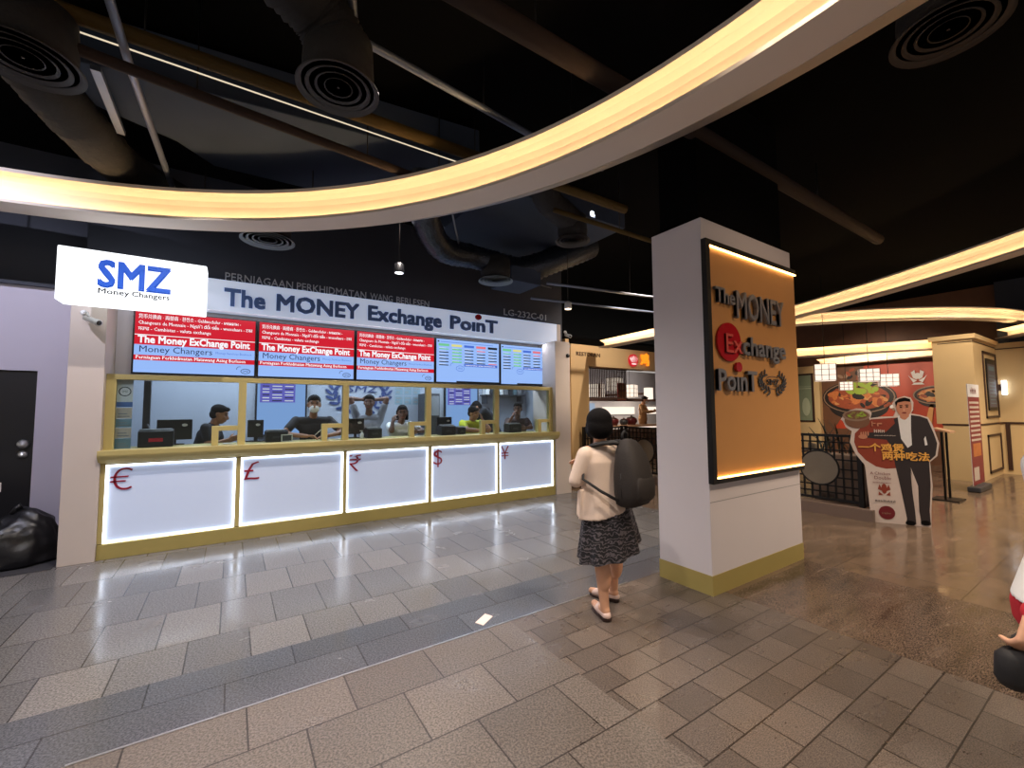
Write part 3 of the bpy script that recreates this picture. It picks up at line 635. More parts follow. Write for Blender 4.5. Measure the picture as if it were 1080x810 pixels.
# slatted screen, poster, lanterns, counter
t = thing('slatted_screen', 'hanging dark slatted screen in the restaurant opening', 'screen', (8.87, 1.0, 1.86))
for i in range(24): b = MB(); b.box(8.25+i*.053, 8.26+i*.053, .985, 1.015, 1.87, 2.6); rel(b, t).build('slat', M['browntrim'], t)
for z in (1.86, 2.57): b = MB(); b.box(8.23, 9.5, .98, 1.02, z, z+.03); rel(b, t).build('rail', M['browntrim'], t)
b = MB((10.27, 1.99, 1.8)); b.box(10.27, 10.6, 2.0, 2.02, 1.85, 2.35); b.rect(.03, .08, .3, .3, 1, .0); b.oval(.16, .42, .1, .07, 2, 0); o = b.build('hanging_poster', [M['banner'], M['meat2'], M['soup']]); tag(o, 'small red food poster hanging in the restaurant opening', 'poster')
def lantern(loc, s, label, grp, h=None, hang=3.25):
    h = h or s; t = thing('paper_lantern', label, 'lantern', loc, .4, grp)
    b = MB(); b.box(-s/2, s/2, -s/2, s/2, -h/2, h/2); b.build('lantern_shade', M['lantern'], t)
    b = MB(); e = s/2+.004
    for k in (-.5, -.17, .17, .5):
        for sg in (-1, 1):
            b.box(k*s-.006, k*s+.006, sg*e-.005, sg*e+.005, -h/2, h/2); b.box(sg*e-.005, sg*e+.005, k*s-.006, k*s+.006, -h/2, h/2)
            b.box(-e, e, sg*e-.005, sg*e+.005, k*h-.005, k*h+.005); b.box(sg*e-.005, sg*e+.005, -e, e, k*h-.005, k*h+.005)
    b.build('lattice', M['lgrid'], t)
    b = MB(); b.tube([(0, 0, h/2), (0, 0, hang-loc[2])], .006, seg=6); b.build('cord', M['blackmetal'], t); return t
lantern((10.86, 3.5, 2.2), .42, 'glowing square lantern at the hanging slats inside the restaurant, nearest the beige wall', 'restaurant lanterns')
lantern((11.72, 3.5, 2.42), .42, 'highest glowing square lantern behind the hanging slats', 'restaurant lanterns')
lantern((12.44, 3.5, 2.22), .42, 'glowing square lantern just past the red food poster', 'restaurant lanterns')
t = thing('wall_sconce', 'lit paper wall lamp behind the tan uniformed worker', 'lamp', (13.4, 3.5, 2.15))
b = MB(); b.box(-.12, .12, -.1, .1, -.2, .2); b.build('lamp_shade', M['lantern'], t); b = MB(); b.box(-.05, .05, .1, 2.5, -.04, .04); b.build('wall_arm', M['browntrim'], t)
for i, (x, y) in enumerate([(10.4, 3.6), (11.6, 4.2), (10.1, 2.4), (12.9, 3.0), (13.9, 4.6), (12.0, 2.2)]):
    b = MB(); b.lathe((x, y, 3.2), [(0, 0), (.06, 0), (.07, .05), (0, .05)], seg=14); o = b.build('ceiling_downlight', M['bulb'] if i else M['bulbw'])
    tag(o, 'small recessed downlight in the black restaurant ceiling', 'lamp', 'restaurant downlights')
sc = thing('service_counter', 'tan stone restaurant counter with a lit strip under its top', 'counter', (11.5, 2.6, 0))
b = MB(); b.box(8.4, 15, 2.55, 3.1, 1.06, 1.12); rel(b, sc).build('counter_top', M['counter_tan'], sc, bevel=.006)
b = MB(); b.box(8.5, 15, 2.7, 3.0, 0, 1.06); rel(b, sc).build('counter_front', M['browntrim'], sc)
b = MB(); b.box(8.5, 15, 2.58, 2.62, 1.02, 1.058); rel(b, sc).build('light_strip', M['lantern'], sc)
b = MB((0, 5.95, 0)); b.rect(11.8, 1.25, 13.2, 1.85, 0); b.rect(13.6, 1.4, 15.5, 1.7, 1); b.rect(15.8, 1.4, 18, 1.7, 1); o = b.build('kitchen_pass', [glow('kitchen pass light', (190, 210, 235), .6), M['lantern']]); tag(o, 'lit kitchen pass opening in the grey restaurant back wall', 'pass')
b = MB(); b.box(9.5, 17, 4.4, 4.7, 1.9, 2.0); o = b.build('overhead_shelf', M['browntrim']); tag(o, 'dark hanging shelf over the restaurant kitchen pass', 'shelf')
pot = None
for i, (x, r, mm, l) in enumerate([(10.9, .16, 'maroon', 'wide maroon pot on the restaurant counter'), (11.35, .13, 'dkgrey', 'dark grey pot on the restaurant counter'), (11.7, .17, 'maroon', 'tall maroon pot next to the tan uniformed worker')]):
    t = thing('clay_pot', l, 'pot', (x, 2.8, 1.12), 0, 'pots on the restaurant counter')
    b = MB(); b.lathe((0, 0, 0), [(0, 0), (r*.7, 0), (r, r*.6), (r*.95, r*1.1), (r*.8, r*1.2), (0, r*1.2)], seg=20); b.build('pot_body', M[mm], t)
    b = MB(); b.lathe((0, 0, r*1.2), [(r*.85, 0), (r*.5, r*.25), (.03, r*.32), (.03, r*.5), (0, r*.5)], seg=20); b.build('lid', M['browntrim'], t)

# ------------------------------------------------------------------ lattice fence
b = MB(); b.box(8.7, 8.98, -4.1, .62, 0, .165); struct(b, 'trim_5', M['kerb'], 'granite kerb under the dark lattice fence')
def fence_panel(p0, p1, label, first=False):
    d = V(p1)-V(p0); L_ = d.length; t = thing('lattice_fence', label, 'fence', (p0[0], p0[1], .165), math.atan2(d.y, d.x), 'dark lattice fence panels')
    zb, zt = .06, 1.02
    b = MB(); r = .011
    def bar(x0, z0, x1, z1, k=r): b.box(min(x0, x1)-k, max(x0, x1)+k, -k, k, min(z0, z1)-k, max(z0, z1)+k)
    bar(0, zb, L_, zb, .018); bar(0, zt, L_, zt, .02); bar(0, zt-.1, L_, zt-.1); bar(0, zb+.1, L_, zb+.1); bar(0, zb+.2, L_, zb+.2); bar(0, zt-.22, L_, zt-.22)
    cx, cz, R = L_/2, (zb+zt)/2-.02, .26
    n = int(L_/.1)
    for i in range(1, n):
        x = i*L_/n
        if abs(x-cx) < R: h_ = math.sqrt(R*R-(x-cx)**2); bar(x, zb, x, cz-h_); bar(x, cz+h_, x, zt)
        else: bar(x, zb, x, zt)
    for z in (zb+.33, zb+.46, zb+.6, zb+.72):
        if abs(z-cz) < R:
            h_ = math.sqrt(R*R-(z-cz)**2); bar(0, z, cx-h_, z); bar(cx+h_, z, L_, z)
    b.build('lattice', M['blackmetal'], t)
    b = MB(); b.tube([(cx+R*math.cos(a), 0, cz+R*math.sin(a)) for a in [2*PI*i/32 for i in range(33)]], .014, seg=8); b.build('hoop', M['blackmetal'], t)
    b = MB(); b.lathe((cx, .006, cz), [(0, 0), (R-.008, 0), (R-.008, .012), (0, .012)], seg=32, axis=(0, -1, 0), smooth=False); b.build('frosted_disc', M['frost'], t)
    for x in (0, L_): b = MB(); b.box(x-.03, x+.03, -.03, .03, 0, 1.06); b.build('post', M['blackmetal'], t)
ys = [-3.98, -2.86, -1.74, -.62, .5]
lb_ = ['lattice fence panel next to the granite post behind the standee', 'lattice fence panel beside the lit sign pillar, towards the standee', 'lattice fence panel hidden mostly behind the white pillar', 'lattice fence panel behind the backpack of the standing woman']
for i in range(4): fence_panel((8.84, ys[i]+.035), (8.84, ys[i+1]-.035), lb_[i])
fence_panel((8.78, .53), (7.6, .53), 'lattice fence panel against the beige restaurant wall, behind the woman')
b = MB(); b.box(8.98, 9.25, -4.2, -3.96, 0, 1.2); b.box(8.96, 9.27, -4.22, -3.94, 1.2, 1.24); o = b.build('granite_post', M['granite'], bevel=.006); tag(o, 'square brown granite post behind the standing cutout man', 'post')
# dark spiky plant in a trough
t = thing('potted_plant', 'dark spiky leaved plant behind the lattice fence near the standee bowl', 'plant', (9.6, -3.6, 0))
b = MB(); b.box(-.2, .2, -.5, .5, 0, .85); b.build('planter', M['kerb'], t, bevel=.01)
b = MB()
for i in range(46):
    a = random.uniform(0, 2*PI); l = random.uniform(.3, .62); x, y = random.uniform(-.12, .12), random.uniform(-.42, .42); s_ = random.uniform(.12, .32)
    dx, dy = math.cos(a)*s_, math.sin(a)*s_
    b.loft([[V((x+dx*u*u-dy*.06*wd, y+dy*u*u+dx*.06*wd, .83+l*u)), V((x+dx*u*u, y+dy*u*u, .83+l*u+.01)), V((x+dx*u*u+dy*.06*wd, y+dy*u*u-dx*.06*wd, .83+l*u))] for u, wd in ((0, .6), (.35, 1), (.7, .7), (1, .05))], cap=False, closed=False)
b.build('leaves', M['leaf'], t)
# dining chairs and a table behind the fence
def chair(loc, rz, label):
    t = thing('dining_chair', label, 'chair', loc, rz, 'chairs behind the fence')
    b = MB(); b.box(-.22, .22, -.22, .22, .43, .48); b.build('seat', M['frost'], t, bevel=.02)
    b = MB(); b.box(-.22, .22, .19, .24, .55, .95); b.build('backrest', M['frost'], t, bevel=.02)
    for x in (-.19, .19):
        for y in (-.19, .21): b = MB(); b.tube([(x, y, 0), (x, y, .44 if y < 0 else .6)], .016, seg=8); b.build('leg', M['browntrim'], t)
chair((10.5, -2.9, 0), .6, 'pale dining chair behind the fence panel towards the standee'); chair((11.7, -1.35, 0), 2.4, 'pale dining chair behind the fence near the white pillar')
t = thing('dining_table', 'dark dining table behind the lattice fence', 'table', (10.9, -2.0, 0))
b = MB(); b.box(-.4, .4, -.4, .4, .72, .76); b.build('table_top', M['browntrim'], t, bevel=.008); b = MB(); b.lathe((0, 0, 0), [(0, 0), (.26, 0), (.25, .02), (.04, .05), (.035, .72), (0, .72)]); b.build('pedestal', M['blackmetal'], t)

# ------------------------------------------------------------------ mural and far walls
w = MB(); w.box(17.5, 17.7, -4.4, 6.0, 0, 4.75); struct(w, 'wall_mural', M['muralbrown'], 'brown far wall carrying the food mural')
q = MB((17.49, -.22, .95), (0, -1, 0)); W, H = 3.2, 1.95
q.rect(0, 0, W, H, 1, 0); q.poly([(0, 0), (0, H), (1.15, H), (.95, 1.2), (.6, .5), (.3, 0)], 0, .002)
def bowl(u, w_, a, b_, d, seed, k=1.0):
    rnd = random.Random(seed)
    q.oval(u, w_-b_*.55, a*.8, b_*.8, 2, d); q.oval(u, w_, a, b_, 2, d+.002); q.ringd(u, w_, a*.93, b_*.9, .03, 3, d+.004); q.oval(u, w_, a*.82, b_*.74, 4, d+.006)
    for i in range(46):
        t = rnd.uniform(0, 2*PI); r = math.sqrt(rnd.random())*.75; s_ = rnd.uniform(.05, .13)*k
        q.oval(u+a*r*math.cos(t), w_+b_*.72*r*math.sin(t), s_*1.3, s_*.7, rnd.choice([4, 5, 5, 6, 2]), d+.008+.0002*i, 9, rnd.uniform(0, 3))
bowl(.95, .98, .95, .52, .004, 3)
rnd = random.Random(5)
for i in range(26): q.oval(.95+rnd.uniform(-.32, .5), 1.22+rnd.uniform(-.12, .2), rnd.uniform(.06, .14), rnd.uniform(.05, .1), rnd.choice([7, 7, 8]), .02+.0003*i, 8, rnd.uniform(0, 3))
bowl(2.75, 1.0, .5, .26, .03, 9, .7)
q.oval(2.75, 1.0, .38, .17, 6, .042)
for i in range(14): q.oval(rnd.uniform(1.6, 2.2), rnd.uniform(.55, .8), .07, .045, rnd.choice([3, 4, 9]), .03+.0004*i, 9, rnd.uniform(0, 3))
q.poly([(2.45, .1), (2.6, .75), (2.68, .75), (2.6, .1)], 6, .03)
# crest with flames and ornament lettering
for s_ in (-1, 1):
    q.poly([(2.38+s_*.02, 1.42), (2.38+s_*.14, 1.5), (2.38+s_*.2, 1.58), (2.38+s_*.1, 1.36)], 9, .03); q.poly([(2.38+s_*.02, 1.44), (2.38+s_*.06, 1.72), (2.38+s_*.14, 1.66), (2.38+s_*.1, 1.5)], 9, .031)
q.poly([(2.3, 1.36), (2.46, 1.36), (2.52, 1.3), (2.24, 1.3)], 9, .03); q.oval(2.38, 1.55, .07, .09, 9, .032, 12)
q.text('鸡', 2.72, 1.5, .2, None, 9, .03, bold=.01)
for i in range(8): q.oval(rnd.uniform(.2, 1.1), rnd.uniform(1.55, 1.85), .09, .05, rnd.choice([4, 3, 2]), .02+.0005*i, 9, rnd.uniform(0, 3))
o = q.build('food_mural', [M['muralbrown'], M['mural'], M['bowlblack'], M['bowlrim'], M['meat'], M['meat2'], M['soup'], M['bd_green'], M['bd_olive'], M['paper']]); tag(o, 'large red and brown mural of food bowls on the far wall', 'mural')
w = MB(); w.box(17.3, 17.5, -.22, .9, 0, 3.0); struct(w, 'wall_window_surround', M['cream'], 'cream wall piece with a glazed window beside the food mural')
wn = MB(); wn.box(17.27, 17.3, -.06, .6, 1.15, 1.2); wn.box(17.27, 17.3, -.06, .6, 2.7, 2.76); wn.box(17.27, 17.3, -.06, 0, 1.15, 2.76); wo = wn.build('window_1', M['browntrim'], kind='structure', label='grey green window with etched round pattern beside the mural')
g_ = MB((17.29, .6, 1.2), (0, -1, 0)); g_.rect(0, 0, .6, 1.5, 0, .005); g_.oval(.42, .45, .12, .3, 1, .008); g_.rect(0, 1.05, .6, 1.07, 1, .008); g_.rect(0, 1.12, .6, 1.13, 1, .008); g_.build('pane', [mat('grey green glass', (136, 150, 126), .15), mat('etched glass', (176, 186, 160), .4)], wo)
lantern((12.78, -2.09, 2.43), .4, 'largest square lattice lantern hanging before the food mural', 'lanterns before the mural', .38, 4.75)
lantern((14.26, -2.46, 2.40), .38, 'square lattice lantern hanging over the red part of the mural', 'lanterns before the mural', .3, 4.75)
lantern((15.31, -2.54, 2.31), .37, 'square lattice lantern hanging nearest the white mural crest', 'lanterns before the mural', .3, 4.75)
lantern((15.0, -1.73, 2.19), .28, 'smallest and lowest lantern hanging over the mural lettuce', 'lanterns before the mural', .22, 4.75)
# cream pillar with header, framed panels
w = MB(); w.box(14.51, 16.8, -4.143, -3.6, 0, 3.1); w.box(14.51, 17.5, -3.6, -3.5, 1.23, 3.1); w.box(14.46, 16.85, -4.19, -3.45, 3.1, 3.2); far = struct(w, 'pillar_cream', M['cream'], 'cream panelled pillar next to the food mural'); far.location = (.08, -.05, 0)
w = MB(); w.box(14.5, 16.82, -4.155, -3.59, 1.2, 1.235); w.box(14.5, 16.82, -4.155, -3.59, 3.03, 3.045); w.build('moulding', M['browntrim'], far)
def pframe(x0, x1, z0, z1, mm=None):
    b = MB(); k = .05
    b.box(x0, x1, -4.165, -4.14, z0, z0+k); b.box(x0, x1, -4.165, -4.14, z1-k, z1); b.box(x0, x0+k, -4.165, -4.14, z0, z1); b.box(x1-k, x1, -4.165, -4.14, z0, z1); b.build('panel_frame', M['browntrim'], far)
pframe(15.3, 16.65, 1.35, 2.88); pframe(15.28, 16.65, .12, .98)
t = thing('menu_poster', 'grey blue framed menu poster high on the cream pillar', 'poster', (15.95, -4.15, 1.5))
b = MB((15.5, -4.165, 1.5)); b.box(15.55, 16.4, -4.17, -4.145, 1.52, 2.72); b.rect(.12, .1, .84, 1.1, 1, .006); b.rect(.2, .95, .76, 1.05, 2, .008)
for i in range(9): b.rect(.18, .18+.08*i, .78, .2+.08*i, 2, .008)
rel(b, t).build('poster_print', [M['blackmetal'], M['posterblue'], M['paperb']], t); t.location = (16.03, -4.2, 1.5)
t = thing('wall_sconce', 'lit white box wall lamp at the edge of the cream pillar', 'lamp', (16.78, -4.25, 1.9))
b = MB(); b.box(-.07, .07, -.1, -.02, 0, .34); b.build('lamp_shade', M['bulbw'], t); b = MB(); b.box(-.04, .04, -.02, .06, .1, .25); b.build('backplate', M['browntrim'], t)
w = MB(); w.box(17.2, 17.4, -14, -4.2, 3.0, 4.75); struct(w, 'wall_right_upper', M['charcoal'], 'dark wall zone above the cream panelled wall')
w = MB(); w.box(16.8, 17, -9, -4.143, 0, 3.15); wrt = struct(w, 'wall_right', M['cream'], 'cream panelled wall at the edge of the concourse')
w = MB(); w.box(16.77, 16.8, -9, -4.2, 1.2, 1.24); w.box(16.77, 16.8, -4.35, -4.28, .1, 1.2); w.box(16.77, 16.8, -9, -4.2, 3.0, 3.02); w.build('moulding', M['browntrim'], wrt)
t = thing('banner_stand', 'tall narrow red pull up banner standing before the cream pillar', 'banner', (13.35, -4.35, 0))
b = MB((12.9, -4.36, 0)); b.box(12.9, 13.8, -4.36, -4.35, .12, 2.05); b.rect(0, .12, .9, 2.05, 1, .001); b.rect(0, 1.8, .9, 2.05, 0, .003)
for i in range(9): b.rect(.08, .95+.09*i, .82, .99+.09*i, 2, .003)
b.rect(.15, .65, .75, .9, 3, .003); b.rect(.1, .2, .5, .45, 2, .003); b.scrawl(.2, 1.86, .13, .5, 1, .004, 3)
rel(b, t).build('banner_print', [M['paper'], M['banner'], M['papertan'], M['meat2']], t)
b = MB(); b.box(12.88, 13.82, -4.45, -4.27, 0, .1); rel(b, t).build('banner_base', M['dkgrey'], t, bevel=.02); b = MB(); b.tube([(13.35, -4.33, .1), (13.35, -4.33, 2.05)], .012, seg=8); rel(b, t).build('support_pole', M['steel'], t)
t = thing('menu_stand', 'slim dark stand with a pale tilted top behind the cutout man', 'stand', (11.64, -4.26, 0))
b = MB(); b.prism([(-.17, -.11, 1.16), (.17, -.11, 1.16), (.17, .11, 1.22), (-.17, .11, 1.22)], (0, 0, .025)); b.build('tray_top', M['counter_tan'], t)
for x in (-.14, .14): b = MB(); b.box(x-.015, x+.015, -.015, .015, .02, 1.17); b.build('upright', M['blackmetal'], t)
b = MB(); b.box(-.22, .22, -.18, .18, 0, .02); b.build('foot_plate', M['blackmetal'], t)

# ------------------------------------------------------------------ cutout standee
sd = thing('cutout_standee', 'life size cardboard cutout of a suited man holding a bowl, by the granite post', 'standee', (8.937, -4.339, 0), math.atan2(-.582, .33))
def zp(x, y):
    px, py = 885+x/5.4, 410+y/5.4
    return ((px-951.5)*.01, max(0, (550+(px-918)*.09-py)*.01306))
out = [(185, 757), (165, 430), (110, 360), (80, 290), (95, 225), (60, 200), (42, 160), (30, 150), (58, 115), (90, 100), (130, 93), (180, 100), (212, 112), (222, 130), (213, 158), (280, 155), (350, 160), (366, 130), (350, 85), (372, 60), (420, 50), (455, 62), (469, 90), (466, 120), (452, 152), (500, 165), (545, 182), (565, 220), (582, 280), (597, 330), (582, 400), (540, 430), (546, 560), (530, 700), (525, 795)]
q = MB((0, 0, 0)); op = [zp(*p) for p in out]; op[0] = (op[0][0], 0); op[-1] = (op[-1][0], 0)
cxm = sum(u for u, w_ in op)/len(op); cwm = sum(w_ for u, w_ in op)/len(op)
q.prism([(u, -.01, w_) for u, w_ in op][::-1], (0, .02, 0), 0)
q.o = V((0, -.011, 0))
def zpoly(pts, m, d): q.poly([zp(*p) for p in pts], m, d)
def zov(x, y, rx, ry, m, d): a = zp(x, y); b_ = zp(x+rx, y); c_ = zp(x, y-ry); q.oval(a[0], a[1], b_[0]-a[0], c_[1]-a[1], m, d)
zpoly([(105, 290), (112, 240), (160, 200), (215, 165), (372, 168), (372, 330), (345, 455), (290, 456), (230, 440), (170, 400), (125, 350)], 1, .001)
zpoly([(350, 175), (380, 165), (445, 160), (500, 172), (540, 190), (572, 280), (585, 330), (572, 395), (535, 425), (535, 560), (520, 700), (522, 775), (470, 775), (468, 740), (450, 600), (428, 470), (432, 600), (440, 700), (442, 772), (385, 772), (392, 740), (385, 690), (365, 560), (340, 420), (330, 330), (300, 290), (180, 270), (170, 240), (300, 245), (355, 200)], 2, .002)
zpoly([(430, 455), (440, 560), (452, 690), (462, 700), (465, 560)], 0, .003)
zpoly([(373, 160), (450, 155), (445, 250), (445, 330), (420, 345), (385, 290)], 3, .003); zpoly([(514, 300), (524, 285), (532, 335), (518, 338)], 3, .003)
zov(412, 112, 44, 56, 4, .004); zpoly([(388, 150), (438, 150), (440, 175), (412, 185), (386, 175)], 4, .0035)
zpoly([(367, 108), (363, 78), (385, 62), (420, 58), (450, 70), (457, 108), (451, 86), (420, 79), (378, 83)], 5, .005)
for x in (395, 430): zov(x, 112, 8, 3.5, 5, .006); zov(x, 102, 11, 2.5, 5, .006)
zov(412, 128, 5, 10, 10, .0055); zov(412, 145, 13, 4, 7, .006)
zpoly([(378, 165), (412, 190), (400, 215), (385, 190)], 3, .0055); zpoly([(446, 160), (412, 190), (424, 215), (442, 190)], 3, .0055)
zov(130, 165, 78, 46, 8, .004); zov(125, 135, 85, 33, 9, .005); zov(128, 132, 72, 25, 8, .006)
rs = random.Random(4)
for i in range(26): a = rs.uniform(0, 6.28); r = math.sqrt(rs.random()); zov(128+58*r*math.cos(a), 132+18*r*math.sin(a), rs.uniform(6, 13), rs.uniform(4, 7), rs.choice([11, 12, 11, 8]), .007+.0001*i)
zov(160, 262, 28, 13, 4, .006)
for i in range(4): zov(150+14*i, 246, 5, 14, 4, .0065)
zov(410, 765, 28, 14, 5, .005); zov(495, 765, 28, 14, 5, .005)
def zt(s_, x, y, cap, wd, m, al='L', bold=.0): a = zp(x, y); q.text(s_, a[0], a[1], cap, wd, m, .012, bold=bold, al=al)
zt('一个鸡煲', 128, 338, .08, .5, 6, bold=.03); zt('两种吃法', 268, 398, .085, .5, 6, bold=.03)
a = zp(215, 205); q.scrawl(a[0], a[1], .075, .13, 4, .012, 5); a = zp(228, 243); q.scrawl(a[0], a[1], .05, .14, 0, .012, 6); a = zp(228, 262); q.scrawl(a[0], a[1], .016, .24, 0, .012, 7)
zt('A Chicken', 190, 483, .04, .22, 7); zt('Double', 215, 511, .045, .18, 7); a = zp(205, 533); q.scrawl(a[0], a[1], .02, .2, 7, .012, 8)
# crest
a = zp(270, 585)
for s_ in (-1, 1): q.poly([(a[0]+s_*.01, a[1]), (a[0]+s_*.05, a[1]+.1), (a[0]+s_*.07, a[1]+.03)], 1, .004); q.poly([(a[0]+s_*.015, a[1]-.05), (a[0]+s_*.06, a[1]+.0), (a[0]+s_*.065, a[1]-.055)], 1, .004)
q.oval(a[0], a[1]+.04, .03, .07, 1, .005)
a = zp(212, 640); q.scrawl(a[0], a[1], .035, .22, 2, .012, 9); zov(278, 705, 48, 38, 7, .004); a = zp(250, 712); q.scrawl(a[0], a[1], .03, .11, 9, .006, 10)
q.build('printed_board', [M['board'], M['bd_red'], M['bd_dk'], M['paper'], M['bd_skin'], M['hair'], M['bd_gold'], M['bd_maroon'], M['bd_brown'], M['bowlrim'], mat('print light skin', (214, 156, 128), .5), M['bd_olive'], M['bd_green']], sd)
b = MB(); b.prism([(0, .012, .0), (0, .4, .0), (0, .012, .9)], (.02, 0, 0)); b.build('back_strut', M['card'], sd)

# ------------------------------------------------------------------ things by the service door
t = thing('bin_bag', 'big slumped black bin bag on the floor by the service door', 'bag', (-.8, .33, 0))
from mathutils import noise
b = MB(); R = [[V((.36*math.cos(a), .25*math.sin(a), .0)) for a in [2*PI*j/64 for j in range(64)]]]
for i in range(1, 26):
    u = i/26; wd = (1-u**2.6)**.62; ring = []
    for a in [2*PI*j/64 for j in range(64)]:
        p = V((math.cos(a)*wd, math.sin(a)*wd, u))
        k = 1+.1*math.sin(3*a+2.2*u)*u+.13*noise.noise(p*2.3)+.1*noise.noise(p*5.5+V((4, 1, 2)))*(.3+u)
        ring.append(V((.44*wd*math.cos(a)*k+.07*u, .3*wd*math.sin(a)*k, (.56*u+.06*math.cos(a-.4)*u)*(1+.08*noise.noise(p*4)))))
    R.append(ring)
b.loft(R); b.build('bag_body', M['bin'], t, subsurf=1)
b = MB(); b.tube([(.07, 0, .53), (.09, .01, .59), (.13, .02, .61)], [.03, .018, .03], seg=10); b.build('tied_neck', M['bin'], t)
b = MB(); b.box(-1.75, -.32, -.1, .66, 0, .008); o = b.build('floor_mat', M['matdk']); tag(o, 'dark grey floor mat in front of the black service door', 'mat')
t = thing('cardboard_box', 'tall brown cardboard box holding papers beside the bin bag', 'box', (-1.02, -.12, 0))
b = MB(); b.box(-.3, .17, -.12, .12, .008, .86); b.box(-.3, .17, -.13, -.125, .55, .6); b.build('carton', M['card'], t, bevel=.004)
b = MB(); b.box(.05, .36, -.11, -.09, .84, .93); b.build('white_card', M['paper'], t); b = MB(); b.lathe((.08, 0, .86), [(0, 0), (.03, 0), (.03, .1), (.012, .13), (.012, .16), (0, .16)]); b.build('small_bottle', M['grey'], t)
b = MB(); b.prism([(2.8, -3.55, 0), (2.93, -3.47, 0), (2.90, -3.4, 0), (2.77, -3.48, 0)], (0, 0, .003)); o = b.build('paper_slip', mat('pale pink paper', (240, 214, 206), .7)); tag(o, 'small pale pink paper slip lying on the grey tiles', 'paper')

# ------------------------------------------------------------------ people
def cone(bm, p1, r1, p2, r2, seg=14):
    p1, p2 = V(p1), V(p2); t = (p2-p1)
    if t.length < 1e-6: t = V((0, 0, 1e-4))
    t.normalize(); a = t.orthogonal().normalized(); b = t.cross(a); R = []
    for k in range(4): q = PI/2*(1-k/4); R.append((p1-t*r1*math.sin(q), r1*math.cos(q)))
    R.append((p1, r1)); R.append((p2, r2))
    for k in range(1, 5): q = PI/2*k/4; R.append((p2+t*r2*math.sin(q), r2*math.cos(q)))
    vs = [[bm.verts.new(c+(a*math.cos(x)+b*math.sin(x))*max(r, 1e-4)) for x in [2*PI*j/seg for j in range(seg)]] for c, r in R]
    for i in range(len(vs)-1):
        for j in range(seg): bm.faces.new((vs[i][j], vs[i][(j+1) % seg], vs[i+1][(j+1) % seg], vs[i+1][j]))
    bm.faces.new(vs[0][::-1]); bm.faces.new(vs[-1])
def ellip(bm, c, r, mt=None, seg=18, rg=12):
    c = V(c); R = []
    for i in range(1, rg):
        t = PI*i/rg; ring = []
        for q in [2*PI*j/seg for j in range(seg)]:
            p = V((r[0]*math.sin(t)*math.cos(q), r[1]*math.sin(t)*math.sin(q), -r[2]*math.cos(t)))
            if mt is not None: p = mt @ p
            ring.append(bm.verts.new(c+p))
        R.append(ring)
    for i in range(len(R)-1):
        for j in range(seg): bm.faces.new((R[i][j], R[i][(j+1) % seg], R[i+1][(j+1) % seg], R[i+1][j]))
    bm.faces.new(R[0][::-1]); bm.faces.new(R[-1])
def loftb(bm, rings):
    vs = [[bm.verts.new(p) for p in r] for r in rings]; n = len(vs[0])
    for i in range(len(vs)-1):
        for j in range(n): bm.faces.new((vs[i][j], vs[i][(j+1) % n], vs[i+1][(j+1) % n], vs[i+1][j]))
    bm.faces.new(vs[0][::-1]); bm.faces.new(vs[-1])

def flesh(name, els, mats, parent, vox=.008, smooth=4, pick=None, label=None):
    """one continuous skin grown over limb and muscle volumes"""
    bm = bmesh.new()
    for e in els:
        if e[0] == 'c': cone(bm, *e[1:5])
        elif e[0] == 'e': ellip(bm, e[1], e[2], e[3] if len(e) > 3 else None)
        else: loftb(bm, e[1])
    bmesh.ops.recalc_face_normals(bm, faces=bm.faces)
    me = bpy.data.meshes.new(name); bm.to_mesh(me); bm.free()
    o = bpy.data.objects.new(name, me); COL.objects.link(o)
    r = o.modifiers.new('skin', 'REMESH'); r.mode = 'VOXEL'; r.voxel_size = vox; r.use_smooth_shade = True
    s = o.modifiers.new('relax', 'SMOOTH'); s.factor = .5; s.iterations = smooth
    bpy.context.view_layer.update()
    m2 = bpy.data.meshes.new_from_object(o.evaluated_get(bpy.context.evaluated_depsgraph_get()))
    o.modifiers.clear(); o.data = m2; bpy.data.meshes.remove(me); m2.name = name
    m2.materials.clear()
    for m in (mats if isinstance(mats, (list, tuple)) else [mats]): m2.materials.append(m)
    m2.polygons.foreach_set('use_smooth', [True]*len(m2.polygons))
    if pick: m2.polygons.foreach_set('material_index', [pick(p.center) for p in m2.polygons])
    else: m2.polygons.foreach_set('material_index', [0]*len(m2.polygons))
    m2.update(); o.parent = parent
    if label: o['label'] = label
    return o

def hand_els(w, dr, nrm, thumb, curl=.5, k=1.):
    """palm, four unequal bent fingers, thumb; dr: finger direction, nrm: palm side, thumb: +1/-1 side"""
    w = V(w); dr = V(dr).normalized(); nrm = V(nrm); nrm = (nrm-dr*nrm.dot(dr)).normalized(); lat = dr.cross(nrm)*thumb
    E_ = []
    kn = []
    for i, (o, l) in enumerate(((.03, .072), (.01, .08), (-.01, .075), (-.03, .06))):
        base = w+dr*(.085-.004*abs(i-1.2))*k+lat*o*k; kn.append(base)
        E_.append(('c', w+lat*o*.6*k+dr*.012*k, .0155*k, base, .0125*k))
        d1 = (dr*math.cos(curl)+nrm*math.sin(curl)+lat*o*1.5).normalized(); m = base+d1*l*.5*k
        d2 = (dr*math.cos(curl*2)+nrm*math.sin(curl*2)).normalized(); E_.append(('c', base, .0105*k, m, .0095*k)); E_.append(('c', m, .0095*k, m+d2*l*.5*k, .0078*k))
    tb = w+lat*.03*k+dr*.03*k; t1 = tb+(dr*.6+lat*.7+nrm*.35).normalized()*.04*k; t2 = t1+(dr*.85+lat*.1+nrm*.4).normalized()*.032*k
    E_ += [('c', w+dr*.01*k+lat*.012*k, .016*k, tb, .0145*k), ('c', tb, .0125*k, t1, .011*k), ('c', t1, .011*k, t2, .009*k)]
    return E_

